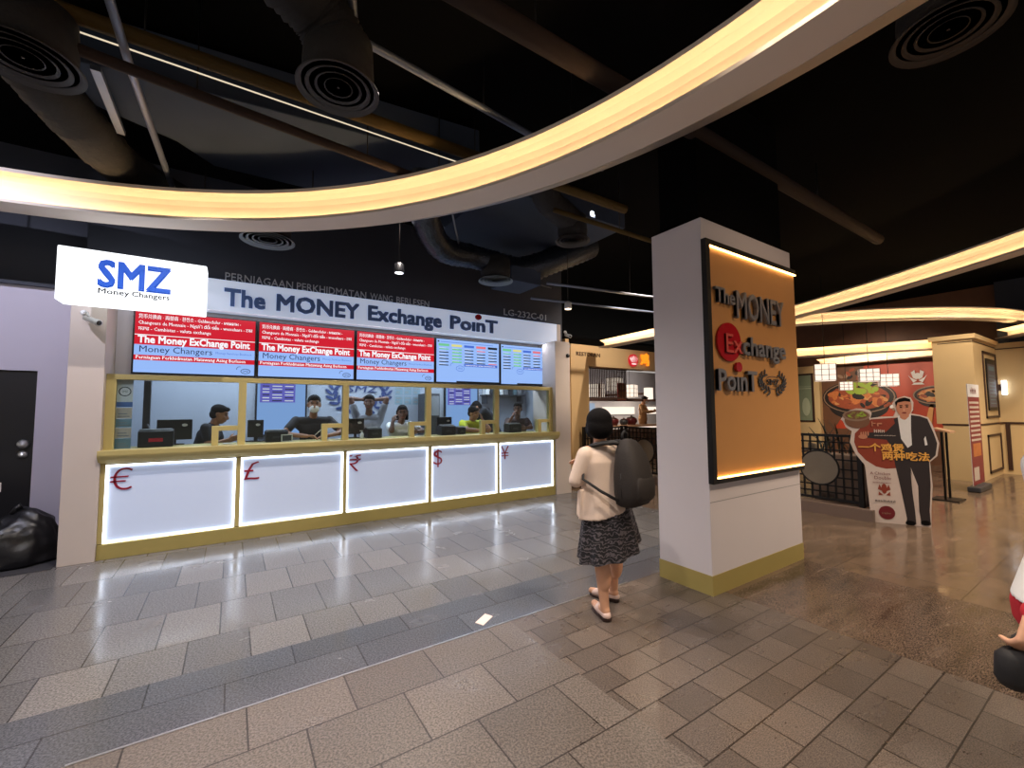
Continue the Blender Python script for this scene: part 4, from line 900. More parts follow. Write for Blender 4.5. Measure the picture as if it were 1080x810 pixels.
def head_els(c, mt, k=1.):
    c = V(c); f = lambda x, y, z: c+mt @ V((x*k, y*k, z*k)); e = lambda p, r: ('e', f(*p), tuple(q*k for q in r), mt)
    return [e((0, -.012, .03), (.076, .096, .086)), e((0, .022, -.028), (.064, .074, .086)), e((0, .05, -.088), (.034, .032, .028)),
            ('c', f(0, .092, .006), .0085*k, f(0, .108, -.034), .0125*k), e((.012, .097, -.038), (.009, .009, .007)), e((-.012, .097, -.038), (.009, .009, .007)),
            ('c', f(-.04, .08, .03), .011*k, f(.04, .08, .03), .011*k), ('c', f(-.02, .088, -.066), .009*k, f(.02, .088, -.066), .009*k),
            e((.076, -.008, -.008), (.011, .021, .032)), e((-.076, -.008, -.008), (.011, .021, .032)), e((.04, .06, -.02), (.022, .022, .02)), e((-.04, .06, -.02), (.022, .022, .02))]
def face_pick(c, mt, k=1.):
    c = V(c); inv = mt.inverted()
    def pick(p):
        q = inv @ (V(p)-c)/k
        if q.length > .16 or q.y < .05: return 0
        for s in (-1, 1):
            if ((q.x-s*.031)/.014)**2+((q.z-.011)/.0065)**2 < 1: return 1
            if ((q.x-s*.033)/.021)**2+((q.z-.036)/.0055)**2 < 1: return 1
        if (q.x/.024)**2+((q.z+.067)/.009)**2 < 1: return 2
        return 0
    return pick
def hair_short(c, mt, k=1.):
    c = V(c); f = lambda x, y, z: c+mt @ V((x*k, y*k, z*k)); e = lambda p, r: ('e', f(*p), tuple(q*k for q in r), mt)
    return [e((0, -.022, .048), (.083, .098, .083)), e((0, -.05, -.01), (.076, .066, .07)), e((0, .05, .085), (.06, .045, .03))]
def hair_long(c, mt, k=1.):
    c = V(c); f = lambda x, y, z: c+mt @ V((x*k, y*k, z*k)); e = lambda p, r: ('e', f(*p), tuple(q*k for q in r), mt)
    return hair_short(c, mt, k)+[e((0, -.06, -.05), (.082, .062, .1)), ('c', f(0, -.085, -.08), .06*k, f(0, -.1, -.22), .04*k), ('c', f(.07, -.02, .02), .028*k, f(.075, -.02, -.1), .022*k), ('c', f(-.07, -.02, .02), .028*k, f(-.075, -.02, -.1), .022*k)]

def euler(rx, ry, rz): return (Matrix.Rotation(rz, 3, 'Z') @ Matrix.Rotation(ry, 3, 'Y') @ Matrix.Rotation(rx, 3, 'X'))

def figure(name, label, loc, rotz, J, head, skin, top, bottom, hair, sleeve='short', hk=1., k=1., hands=None, longhair=False, vox=.0085, masked=False, collar=True):
    """standing or leaning figure; local +y is forward, -x its left"""
    t = thing(name, label, 'person', loc, rotz)
    D = dict(ank=(.1, .0, .09), knee=(.1, .02, .49), hip=(.095, 0, .9), pel=(0, 0, .96), waist=(0, .01, 1.1), chest=(0, .01, 1.3), sh=(.18, 0, 1.42), neck=(0, .0, 1.45))
    D.update(J); g = lambda n, s: V((D[n][0]*s, D[n][1], D[n][2]))
    hc, hm = V(head[0]), head[1]
    pel, wa, ch, nk = V(D['pel']), V(D['waist']), V(D['chest']), V(D['neck'])
    arms = {}
    for s in (-1, 1):
        sh = V(D.get('sh%+d' % s, g('sh', s))); arms[s] = (sh, V(D['elb%+d' % s]), V(D['wri%+d' % s]))
    def torso(i):
        E_ = [('c', pel+V((-.07, 0, 0)), .115+i, pel+V((.07, 0, 0)), .115+i), ('c', wa+V((-.05, 0, 0)), .1+i, wa+V((.05, 0, 0)), .1+i), ('c', ch+V((-.075, 0, 0)), .108+i, ch+V((.075, 0, 0)), .108+i),
              ('c', pel, .12+i, wa, .11+i), ('c', wa, .11+i, ch, .115+i), ('c', arms[-1][0]*.75+nk*.25-V((0, 0, .03)), .06+i, arms[1][0]*.75+nk*.25-V((0, 0, .03)), .06+i)]
        for s in (-1, 1): E_ += [('c', ch+V((s*.075, 0, 0)), .1+i, arms[s][0]-V((0, 0, .03)), .055+i), ('c', pel+V((s*.07, 0, 0)), .115+i, wa+V((s*.05, 0, 0)), .1+i), ('c', wa+V((s*.05, 0, 0)), .1+i, ch+V((s*.075, 0, 0)), .1+i)]
        return E_
    def legs(i):
        E_ = []
        for s in (-1, 1):
            h_, kn, an = (V(D.get(n+'%+d' % s, g(n, s))) for n in ('hip', 'knee', 'ank')); E_ += [('c', h_, .092+i, kn, .058+i), ('c', kn, .058+i, an, .04+i*1.6), ('e', kn.lerp(an, .3)+V((0, -.018, 0)), (.052+i, .055+i, .12))]
        return E_
    body = torso(0)+legs(0)+[('c', nk-V((0, 0, .04)), .062, hc+hm @ V((0, -.02, -.06)), .052)]+head_els(hc, hm, hk)
    for s in (-1, 1):
        sh, el, wr = arms[s]; body += [('c', sh, .056, el, .042), ('c', el, .043, wr, .028), ('e', el.lerp(wr, .25), (.044, .044, .044))]
        hd = (hands or {}).get(s); d_ = V(hd[0]) if hd else (wr-el); n_ = V(hd[1]) if hd else V((-s, 0, 0)); body += hand_els(wr, d_, n_, hd[2] if hd else s, hd[3] if hd else .4)
        an = V(D.get('ank%+d' % s, g('ank', s))); body += [('c', an, .042, an+V((0, .13, -.055)), .03), ('c', an-V((0, .02, .04)), .035, an+V((0, .12, -.055)), .032)]
    flesh('body', body, [skin, M['eye'], M['lip']], t, vox, 3, face_pick(hc, hm, hk))
    sl = []
    for s in (-1, 1):
        sh, el, wr = arms[s]
        if sleeve == 'long': sl += [('c', sh, .066, el, .054), ('c', el, .054, wr.lerp(el, .1), .04)]
        elif sleeve == 'short': sl += [('c', sh, .068, sh.lerp(el, .62), .062)]
    flesh('shirt', torso(.014)+sl+([('c', nk-V((0, 0, .06)), .07, nk-V((0, 0, .02)), .068)] if collar else []), top, t, .009, 4)
    flesh('trousers', legs(.014)+[('c', pel+V((-.06, 0, -.06)), .12, pel+V((.06, 0, -.06)), .12)], bottom, t, .011, 4)
    for s in (-1, 1):
        an = V(D.get('ank%+d' % s, g('ank', s))); flesh('shoe', [('c', an+V((0, -.03, -.045)), .044, an+V((0, .15, -.055)), .036), ('c', an+V((0, 0, -.02)), .046, an+V((0, .05, -.045)), .042)], M['black'], t, .01, 3)
    if hair: flesh('hair', (hair_long if longhair else hair_short)(hc, hm, hk), hair, t, .008, 3)
    if masked:
        f = lambda x, y, z: hc+hm @ V((x*hk, y*hk, z*hk))
        flesh('face_mask', [('e', f(0, .058, -.052), (.062*hk, .056*hk, .056*hk), hm), ('c', f(0, .1, -.035), .02, f(0, .09, -.08), .025)], M['mask'], t, .007, 3)
    for c in t.children: c.scale = (k, k, k)
    return t

ID = euler(0, 0, 0)
# clerks behind the glass (root at their feet; they face the concourse)
figure('person', 'person in black shirt turned sideways behind the first window by the stickers', (.86, 1.02, 0), -PI/2-.25, {'waist': (0, .0, 1.1), 'chest': (0, .06, 1.27), 'sh': (.18, .08, 1.38), 'neck': (0, .11, 1.42), 'elb-1': (-.25, .16, 1.14), 'elb+1': (.25, .14, 1.14), 'wri-1': (-.14, .38, 1.22), 'wri+1': (.2, .36, 1.21)}, ((0, .19, 1.565), euler(-.3, 0, .1)), M['skint'], M['navy'], M['trouser'], M['hair'], hk=1.08)
figure('person', 'clerk in black shirt with white face mask leaning on the counter holding a pen', (2.25, 1.03, 0), PI, {'pel': (0, -.05, .96), 'waist': (0, .0, 1.12), 'chest': (0, .1, 1.34), 'sh': (.24, .14, 1.46), 'neck': (0, .14, 1.52), 'elb-1': (-.4, .34, 1.27), 'elb+1': (.42, .34, 1.27), 'wri-1': (-.13, .6, 1.235), 'wri+1': (.14, .59, 1.24)}, ((0, .24, 1.705), euler(-.06, 0, -.1)), M['skint'], M['navy'], M['trouser'], M['hair'], hk=1.18, masked=True, hands={-1: ((1, .25, .0), (0, .2, -1), -1, .45), 1: ((-1, .35, .05), (0, .2, -1), 1, .55)}, vox=.008)
b = MB(); b.tube([(2.21, .42, 1.245), (2.27, .39, 1.31), (2.3, .375, 1.345)], .006, seg=8); o = b.build('pen', M['whitep']); tag(o, 'white pen in the hand of the masked clerk', 'pen')
figure('person', 'clerk in grey T-shirt with both hands clasped behind the head', (3.17, 1.15, 0), PI-.15, {'sh': (.19, .0, 1.48), 'chest': (0, .0, 1.34), 'neck': (0, .0, 1.54), 'elb-1': (-.3, .02, 1.81), 'elb+1': (.3, .02, 1.81), 'wri-1': (-.1, -.13, 1.8), 'wri+1': (.1, -.13, 1.8)}, ((0, .08, 1.745), euler(-.05, 0, -.25)), M['skind'], M['gshirt'], M['trouser'], M['hair'], hk=1.1, hands={-1: ((1, -.1, .05), (0, 1, 0), 1, .5), 1: ((-1, -.1, .05), (0, 1, 0), -1, .5)})
figure('person', 'clerk with long dark hair in white blouse raising one hand to the cheek', (3.63, .93, 0), PI+.2, {'chest': (0, .04, 1.18), 'waist': (0, 0, 1.02), 'sh': (.2, .06, 1.345), 'neck': (0, .05, 1.38), 'elb-1': (-.29, .3, 1.25), 'elb+1': (.3, .3, 1.27), 'wri-1': (-.08, .47, 1.25), 'wri+1': (.25, .24, 1.41)}, ((0, .12, 1.565), euler(-.1, 0, -.5)), M['skind'], M['wshirt'], M['trouser'], M['hair'], hk=1.08, longhair=True, collar=False, hands={1: ((-.35, -.15, 1), (-1, -.2, 0), -1, .4)})
figure('person', 'clerk in bright yellow shirt resting the head on one hand', (4.98, .88, 0), PI+.1, {'chest': (0, .06, 1.22), 'waist': (0, 0, 1.05), 'sh': (.21, .1, 1.36), 'neck': (0, .1, 1.4), 'elb-1': (-.2, .38, 1.25), 'elb+1': (.28, .38, 1.25), 'wri-1': (-.16, .2, 1.43), 'wri+1': (.05, .52, 1.23)}, ((.0, .16, 1.545), euler(-.25, .15, .35)), M['skint'], M['yshirt'], M['trouser'], M['hair'], hk=1.04, hands={-1: ((.15, -.2, 1), (.8, -.3, 0), 1, .5)})
figure('person', 'person in black stooping with turned back behind the clerk in yellow', (5.95, 1.5, 0), .9, {'pel': (0, -.05, .98), 'waist': (0, .03, 1.18), 'chest': (0, .16, 1.45), 'sh': (.23, .22, 1.6), 'neck': (0, .3, 1.62), 'elb-1': (-.28, .42, 1.36), 'elb+1': (.28, .4, 1.36), 'wri-1': (-.2, .6, 1.2), 'wri+1': (.2, .6, 1.2)}, ((0, .42, 1.66), euler(-.7, 0, .2)), M['skint'], M['navy'], M['trouser'], M['hair'], hk=1.08, sleeve='long')
figure('person', 'clerk in brown shirt holding one hand to the mouth by the yen end', (6.12, .94, 0), PI-.45, {'chest': (0, .04, 1.22), 'waist': (0, 0, 1.06), 'sh': (.19, .06, 1.38), 'neck': (0, .06, 1.42), 'elb-1': (-.25, .28, 1.25), 'elb+1': (.26, .32, 1.27), 'wri-1': (-.1, .46, 1.25), 'wri+1': (.13, .3, 1.47)}, ((0, .14, 1.625), euler(-.1, 0, -.35)), M['skind'], M['bshirt'], M['trouser'], M['hair'], hk=1.08, hands={1: ((-.4, -.1, 1), (-.8, -.3, 0), -1, .5)})
figure('person', 'worker in tan uniform and pale mask behind the restaurant counter', (12.95, 3.4, .3), PI+.4, {'elb-1': (-.26, .1, 1.2), 'elb+1': (.28, .1, 1.2), 'wri-1': (-.16, .4, 1.24), 'wri+1': (.16, .4, 1.24)}, ((0, .08, 1.62), euler(-.3, 0, .2)), M['skin'], M['tshirt'], M['tshirt'], M['hairb'], sleeve='long', hk=1.05, masked=True, vox=.012)

# the woman with the backpack
wm = thing('person', 'woman in blush cardigan and black patterned skirt standing with her back turned', 'person', (3.68, -3.965, 0), .06)
hc = V((-.05, .02, 1.485)); hm = euler(-.12, .0, -.62)
body = [('c', (-.06, 0, .9), .115, (.1, 0, .9), .115), ('c', (-.03, 0, .9), .13, (-.02, .02, 1.05), .12), ('c', (-.02, .02, 1.05), .12, (-.04, .02, 1.2), .12), ('c', (-.18, .02, 1.27), .052, (.1, .02, 1.27), .052), ('c', (-.04, .02, 1.28), .055, hc+hm @ V((0, -.015, -.06)), .048)]
# bare legs: left leg straight, right leg turned out
body += [('c', (-.07, 0, .84), .095, (-.07, .01, .46), .06), ('c', (-.07, .01, .46), .057, (-.065, -.02, .09), .034), ('e', (-.07, -.022, .33), (.055, .058, .13)), ('c', (-.065, -.03, .07), .033, (-.005, .11, .04), .03), ('c', (-.005, .09, .04), .033, (.025, .17, .035), .026)]
body += [('c', (.1, 0, .84), .095, (.18, .09, .47), .06), ('c', (.18, .09, .47), .056, (.24, .15, .09), .034), ('e', (.2, .085, .34), (.054, .058, .13)), ('c', (.24, .14, .07), .033, (.205, .28, .04), .03), ('c', (.21, .26, .04), .032, (.185, .35, .035), .026)]
SL = [(-.205, .02, 1.25), (-.262, .07, 1.06), (-.06, .25, 1.1)]; SR = [(.13, .02, 1.25), (.22, .1, 1.06), (.06, .28, 1.12)]
for a in (SL, SR): body += [('c', a[0], .052, a[1], .04), ('c', a[1], .04, a[2], .027)]
body += hand_els(SL[2], (.5, .6, .5), (.5, -.2, -.6), 1, .55, .92)+hand_els(SR[2], (-.5, .6, .5), (-.5, -.2, -.6), -1, .55, .92)
flesh('body', body+head_els(hc, hm, .96), [M['skin'], M['eye'], M['lip']], wm, .007, 4, face_pick(hc, hm, .96))
f = lambda x, y, z: hc+hm @ V((x, y, z))
flesh('hair', [('e', f(0, -.018, .03), (.102, .118, .1), hm), ('e', f(0, -.04, -.03), (.104, .092, .095), hm), ('e', f(.062, .02, -.03), (.042, .065, .08), hm), ('e', f(-.062, .02, -.03), (.042, .065, .08), hm), ('e', f(0, .055, .08), (.07, .045, .035), hm)], M['hair'], wm, .008, 14)
def oring(cx, cy, z, a, b, n=40, fold=0., k=7, ph=0., tilt=0., fold2=0.):
    return [V((cx+a*math.cos(q)*(1+fold*math.sin(k*q+ph)), cy+b*math.sin(q)*(1+fold*math.sin(k*q+ph)), z+tilt*math.cos(q)+fold2*math.sin(2*q+ph))) for q in [2*PI*i/n for i in range(n)]]
# cardigan: yoke, body flaring to a dipped hem, sleeves
card = [('l', [oring(-.04, .01, 1.315, .1, .075), oring(-.04, .01, 1.27, .18, .105), oring(-.04, .01, 1.2, .2, .13), oring(-.035, .01, 1.08, .185, .14), oring(-.02, .01, .98, .195, .15, fold=.01), oring(-.01, .01, .88, .215, .165, fold=.02, tilt=.03), oring(-.01, .01, .815, .225, .172, fold=.03, tilt=.055)])]
for a in (SL, SR): card += [('c', a[0], .068, a[1], .057), ('c', a[1], .057, V(a[2]).lerp(V(a[1]), .12), .043), ('c', V(a[0])+V((0, 0, .0)), .066, (-.04, .02, 1.26), .07)]
card += [('c', (-.235, .045, .98), .016, (-.235, .05, .775), .02), ('c', (-.2, .09, .96), .02, (-.215, .09, .79), .02)]
flesh('cardigan', card, M['cardigan'], wm, .009, 3)
# skirt with soft folds and a slanting hem
rings = []
for z, a, b, fo in ((.95, .165, .135, 0), (.88, .19, .155, .01), (.78, .215, .175, .03), (.67, .235, .195, .05), (.57, .252, .21, .07), (.5, .262, .22, .085)):
    u = (.95-z)/.45; rings.append(oring(.0+.045*u, .0+.02*u, z, a, b, 72, fo, 9, .6, .085*u, .018*u))
sk = MB(); sk.loft(rings, cap=False)
inner = []
for r in rings[::-1]:
    c = sum(r, V())/len(r); inner.append([c+(p-c)*.965+V((0, 0, .002)) for p in r])
sk.loft([rings[-1]]+inner, cap=False); sk.build('skirt', M['skirt'], wm)
for nm, heel, toe in (('sandal', (-.068, -.04), (.03, .17)), ('sandal', (.245, .135), (.18, .36))):
    h_, t_ = V((heel[0], heel[1], 0)), V((toe[0], toe[1], 0)); ax = (t_-h_).normalized(); sd_ = V((ax.y, -ax.x, 0)); L_ = (t_-h_).length
    so = MB(); prof = [(-.03, .012), (-.015, .034), (.06, .036), (.14, .046), (.2, .04), (.235, .012)]
    loop = [h_+ax*u+sd_*w_ for u, w_ in prof]+[h_+ax*u-sd_*w_ for u, w_ in prof[::-1]]
    so.prism(loop, (0, 0, .014)); hl = [h_+ax*u+sd_*w_ for u, w_ in prof[:3]]+[h_+ax*u-sd_*w_ for u, w_ in prof[:3][::-1]]; so.prism(hl, (0, 0, .03))
    s_ = so.build(nm, M['sole'], wm, bevel=.003, label='pink slip-on sandal with dark sole')
    flesh('upper', [('c', h_+ax*.1+V((0, 0, .045)), .043, h_+ax*.19+V((0, 0, .03)), .032), ('c', h_+ax*.02+V((0, 0, .04)), .036, h_+ax*.1+V((0, 0, .045)), .04), ('c', h_+V((0, 0, .04)), .034, h_+ax*.03+V((0, 0, .05)), .034)], M['shoe'], s_, .007, 3)
# backpack worn on her back
BPS = .93
bp = thing('backpack', 'big dark grey canvas backpack worn by the woman in the cardigan', 'backpack', (3.72, -4.185, .88), .18)
def sq(cx, cy, z, a, b, p=3., n=36):
    return [V((cx+a*math.copysign(abs(math.cos(q))**(2/p), math.cos(q)), cy+b*math.copysign(abs(math.sin(q))**(2/p), math.sin(q)), z)) for q in [2*PI*i/n for i in range(n)]]
b = MB(); b.loft([sq(0, -.0, .0, .11, .06), sq(0, -.01, .02, .145, .095), sq(0, -.02, .09, .158, .118), sq(0, -.02, .2, .158, .12), sq(0, -.012, .3, .15, .108), sq(0, -.0, .39, .132, .088), sq(0, .012, .45, .105, .066), sq(0, .02, .485, .07, .045), sq(0, .025, .497, .03, .02)]); b.build('bag_body', M['bag'], bp)
b = MB(); b.tube([(.135*math.cos(q), -.005-.02*math.sin(q)+.02, .26+.225*math.sin(q)) for q in [PI*i/16 for i in range(17)]], .006, seg=6); b.tube([(-.15, .0, .25), (-.155, -.01, .08)], .006, seg=6); b.tube([(.15, .0, .25), (.155, -.01, .08)], .006, seg=6); b.build('zip_piping', M['strap'], bp)
b = MB(); b.loft([sq(0, -.1, .05, .11, .03), sq(0, -.115, .08, .125, .035), sq(0, -.115, .2, .125, .03), sq(0, -.1, .25, .1, .02)]); b.build('front_pocket', M['bag'], bp)
b = MB(); b.tube([(-.03, .05, .48), (-.03, .05, .535), (0, .05, .55), (.03, .05, .535), (.03, .05, .48)], .011, seg=8); b.build('grab_handle', M['strap'], bp)
for s in (-1, 1):
    b = MB(); x0 = .07*s
    pts = [(x0, .06, .46), (x0*1.15-.01, .1, .47), (x0*1.35-.045, .16, .462), (x0*1.5-.05, .25, .44), (x0*1.7-.05, .31, .38)]
    b.tube([V(p) for p in pts], [.036, .044, .046, .042, .034], seg=12, flat=.4); b.build('shoulder_strap', M['strap'], bp)
    b = MB(); b.tube([(x0*1.7-.05+(.0 if s > 0 else -.02), .31, .37), (s*.245-.05, .24, .2), (s*.22-.02, .12, .12), (s*.15, .02, .05)], .012, seg=8, flat=.5); b.build('adjuster_strap', M['strap'], bp)

for c in bp.children: c.scale = (BPS, 1, 1)
# person leaving at the edge of the frame
pr = thing('person', 'person in white long sleeved shirt and red shorts walking away with a black bag', 'person', (3.74, -6.30, 0), -2.15)
hc2 = V((0, .06, 1.58)); ID2 = euler(0, 0, 0)
bd = [('c', (-.07, 0, .93), .11, (.07, 0, .93), .11), ('c', (0, 0, .95), .12, (0, .02, 1.3), .12), ('c', (-.08, .02, 1.28), .1, (.08, .02, 1.28), .1), ('c', (-.17, .02, 1.4), .05, (.17, .02, 1.4), .05), ('c', (0, .02, 1.42), .055, (0, .04, 1.52), .05)]
bd += [('c', (-.09, 0, .9), .09, (-.09, .2, .5), .058), ('c', (-.09, .2, .5), .056, (-.09, .16, .09), .036), ('e', (-.09, .165, .36), (.054, .056, .12)), ('c', (-.09, .14, .06), .034, (-.09, .3, .04), .03)]
bd += [('c', (.09, 0, .9), .095, (.09, -.2, .5), .06), ('c', (.09, -.2, .5), .058, (.09, -.5, .19), .036), ('e', (.09, -.31, .41), (.058, .07, .1)), ('c', (.09, -.51, .15), .034, (.09, -.42, .035), .03)]
AL = [(-.19, .02, 1.37), (-.23, .1, 1.1), (-.2, .3, 1.0)]; AR = [(.17, .02, 1.36), (.2, -.2, 1.12), (.14, -.46, .95)]
for a in (AL, AR): bd += [('c', a[0], .052, a[1], .04), ('c', a[1], .04, a[2], .028)]
bd += hand_els(AL[2], (.2, 1, 0), (1, 0, -.3), 1, .4)+hand_els(AR[2], (0, -.3, -1), (-1, 0, 0), 1, .9)
flesh('body', bd+head_els(hc2, ID2), [M['skin'], M['eye'], M['lip']], pr, .008, 3, face_pick(hc2, ID2))
flesh('hair', hair_short(hc2, ID2), M['hair'], pr, .009, 3)
sh_ = [('l', [oring(0, .01, 1.42, .1, .08), oring(0, .01, 1.36, .18, .125), oring(0, .01, 1.2, .185, .14), oring(0, -.02, 1.05, .2, .175), oring(0, -.05, .9, .21, .22, fold=.02)])]
for a in (AL, AR): sh_ += [('c', a[0], .068, a[1], .058), ('c', a[1], .058, V(a[2]).lerp(V(a[1]), .18), .048), ('c', a[0], .066, (0, .02, 1.36), .07)]
flesh('shirt', sh_, M['wshirt'], pr, .009, 3)
flesh('shorts', [('c', (-.06, -.06, .86), .17, (.06, -.1, .86), .17), ('c', (-.09, 0, .88), .115, (-.09, .1, .68), .09), ('c', (.09, -.06, .86), .135, (.09, -.12, .72), .115)], M['redcloth'], pr, .01, 3)
for s, p, d_ in ((-1, (-.09, .14, .05), (0, .17, -.01)), (1, (.09, -.5, .14), (0, .09, -.1))): flesh('shoe', [('c', V(p)+V((0, -.02, -.005)), .044, V(p)+V(d_), .036), ('c', V(p)+V((0, 0, .02)), .045, V(p)+V(d_)*.5, .042)], M['black'], pr, .009, 3)
for a in (AL, AR): flesh('cuff', [('c', V(a[2]).lerp(V(a[1]), .2), .051, V(a[2]).lerp(V(a[1]), .06), .045)], M['redcloth'], pr, .008, 3)
hb = thing('handbag', 'small black handbag hanging from the hand of the person leaving', 'bag', (3.295, -6.14, .73), -2.15)
hb.scale = (.75, .75, .75)
b = MB(); b.loft([sq(0, 0, 0, .05, .1), sq(0, 0, .03, .06, .115), sq(0, 0, .12, .055, .11), sq(0, 0, .15, .03, .09)]); b.build('bag_body', M['strap'], hb)
b = MB(); b.tube([(0, -.07, .14), (0, -.05, .2), (0, 0, .225), (0, .05, .2), (0, .07, .14)], .007, seg=8); b.build('bag_handle', M['strap'], hb)

# ------------------------------------------------------------------ inside the booth
def wall_screen(x0, x1, z0, z1, label):
    t = thing('wall_screen', label, 'screen', ((x0+x1)/2, 2.26, z0), 0, 'screens on the booth back wall')
    b = MB(); b.box(x0-.03, x1+.03, 2.24, 2.3, z0-.03, z1+.03); rel(b, t).build('casing', M['black'], t)
    p = MB((x0, 2.239, z0)); W, H = x1-x0, z1-z0; p.rect(0, 0, W, H, 0, .001); p.rect(.04, H*.52, W*.78, H*.98, 1, .002)
    for r in range(9):
        for u0, u1 in ((.1, .24), (.3, .5), (.56, .74)): p.rect(W*u0, H*(.54+.048*r), W*u1, H*(.555+.048*r), 2+((r+int(u0*10)) % 3 == 0), .003)
    rel(p, t).build('screen', [M['scr_blue'], M['scr_violet'], M['scr_white'], M['scr_k']], t)
wall_screen(1.55, 2.31, 1.2, 2.28, 'tall pale blue rate screen on the back wall behind the masked clerk')
wall_screen(5.12, 5.9, 1.2, 2.2, 'tall pale blue rate screen on the back wall behind the clerk in yellow')
q = MB((0, 2.29, 0)); q.text('SMZ', 3.33, 1.97, .13, .58, 0, .002, .01, shear=.25, al='C'); laurel(q, 3.3, 1.93, .52, .3, 0, .004, 8, leaf=.19, ex=.008); o = q.build('wall_emblem', mat('navy wall print', (44, 62, 112), .5)); tag(o, 'blue laurel emblem with SMZ letters on the booth back wall', 'emblem')
for i in range(6):
    x, z = 4.0+.19*(i % 3), 1.93-.2*(i//3); q = MB((x, 2.295, z)); q.rect(0, 0, .16, .17, 0, .001); q.rect(.02, .11, .14, .15, 1, .002); q.rect(.02, .03, .1, .08, 1, .002); o = q.build('pinned_notice', [M['paperb'], M['grey']])
    tag(o, ['grey notice pinned on the booth back wall, '+('upper' if i < 3 else 'lower')+' row, '+['nearest the emblem', 'middle of three', 'farthest from the emblem'][i % 3]][0], 'notice', 'notices on the booth back wall')
t = thing('wall_shelf', 'wall shelf with papers behind the brown shirted clerk', 'shelf', (6.6, 2.2, 1.95))
b = MB(); b.box(6.0, 7.1, 2.05, 2.3, 1.93, 1.96); rel(b, t).build('shelf_board', M['dkgrey'], t); b = MB(); b.box(6.05, 6.07, 2.06, 2.3, 1.75, 1.93); b.box(7.03, 7.05, 2.06, 2.3, 1.75, 1.93); rel(b, t).build('bracket', M['dkgrey'], t)
for i in range(8):
    b = MB(); x = 6.05+.125*i; b.box(x, x+.09, 2.08, 2.28, 1.962, 2.2+.02*(i % 3)); o = b.build('box_file', M[['whitep', 'dkgrey', 'paperb', 'whitep', 'grey', 'dkgrey', 'paperb', 'grey'][i]], bevel=.004); tag(o, 'box file standing in the row on the wall shelf', 'file', 'box files on the wall shelf')
# stickers in the first window
q = MB((.085, .11, 0)); q.rect(0, 1.72, .14, 2.0, 0, 0); q.rect(0, 1.66, .14, 1.72, 1, 0); q.ringd(.07, 1.84, .045, .045, .01, 2, .001); q.text('SMZ', .07, 1.83, .022, .05, 2, .001, al='C'); o = q.build('window_sticker', [M['paper'], M['blueletter'], M['dkgrey']]); tag(o, 'white round logo sticker topmost in the first window', 'sticker')
lz = [('papertan', 1.53, 1.655, 'pale sticker under the round logo in the first window'), ('paperb', 1.43, 1.525, 'blue grey sticker below the pale one in the first window'), ('papertan', 1.31, 1.425, 'second pale sticker in the first window'), ('paperb', 1.19, 1.305, 'lowest blue grey sticker in the first window')]
for mm, z0, z1, l in lz: q = MB((.085, .11, 0)); q.rect(0, z0, .14, z1, 0, 0); q.rect(.02, z0+.02, .12, z0+.03, 1, .001); q.rect(.02, z0+.05, .1, z0+.06, 1, .001); o = q.build('window_sticker', [M[mm], M['grey']]); tag(o, l, 'sticker')
b = MB(); b.box(.25, .32, .62, .68, 0, 2.0); b.tube([(.3, .6, 1.45), (.42, .5, 1.2)], .012); o = b.build('steel_post', M['dkgrey']); tag(o, 'grey steel post behind the stickers in the first window', 'post')
def monitor(x, y, w_, h_, rz, label, grp='monitors on the booth counter'):
    t = thing('monitor', label, 'monitor', (x, y, 1.186), rz, grp)
    b = MB(); b.box(-w_/2, w_/2, -.02, .02, .06, .06+h_); b.build('screen_casing', M['black'], t, bevel=.006); b = MB(); b.box(-.02, .02, .0, .03, .01, .1); b.build('stand_neck', M['black'], t); b = MB(); b.box(-.1, .1, -.07, .07, 0, .012); b.build('stand_foot', M['black'], t)
    b = MB((-.03, -.021, .06+h_*.72)); b.oval(w_*.36, 0, .03, .018, 0, .001); b.build('white_label', M['paper'], t)
def counter_machine(x, y, w_, h_, d, label, m='dkgrey'):
    t = thing('note_counter', label, 'machine', (x, y, 1.186), .05, 'note counting machines')
    b = MB(); b.prism([(-w_/2, -d/2, 0), (-w_/2, d/2, 0), (-w_/2, d/2, h_*.85), (-w_/2, d*.1, h_), (-w_/2, -d/2, h_*.9)], (w_, 0, 0)); b.build('housing', M['black'], t, bevel=.008)
    b = MB(); b.box(-w_/2+.02, w_/2-.02, -d*.35, d*.3, h_*.94, h_*.94+.015); b.build('hopper', M['grey'], t, bevel=.003); b = MB(); b.box(-w_*.2, w_*.2, -d/2-.004, -d/2, h_*.3, h_*.5); b.build('display', M['redcloth'] if m == 'red' else M['dkgrey'], t)
monitor(.58, .56, .36, .26, .15, 'black monitor behind the note counter in the euro window'); counter_machine(.43, .32, .33, .21, .24, 'large black note counter in the euro window', 'red')
monitor(1.47, .54, .2, .24, -.5, 'small black monitor beside the pale blue wall screen'); counter_machine(1.71, .34, .27, .16, .2, 'black note counter next to the masked clerk')
t = thing('calculator_frame', 'small white framed holder in front of the note counter by the masked clerk', 'holder', (1.83, .22, 1.186), .1)
b = MB(); b.box(-.07, .07, -.01, .01, 0, .012); b.box(-.07, .07, -.01, .01, .088, .1); b.box(-.07, -.058, -.01, .01, 0, .1); b.box(.058, .07, -.01, .01, 0, .1); b.build('holder_frame', M['whitep'], t); b = MB(); b.box(-.058, .058, -.004, .004, .012, .088); b.build('insert', M['dkgrey'], t)
monitor(2.8, .5, .26, .24, -.2, 'black monitor in the rupee window'); counter_machine(3.03, .34, .22, .16, .2, 'black note counter in the rupee window')
t = thing('sanitiser_bottle', 'small white pump bottle at the corner of the rupee window', 'bottle', (2.84, .25, 1.186))
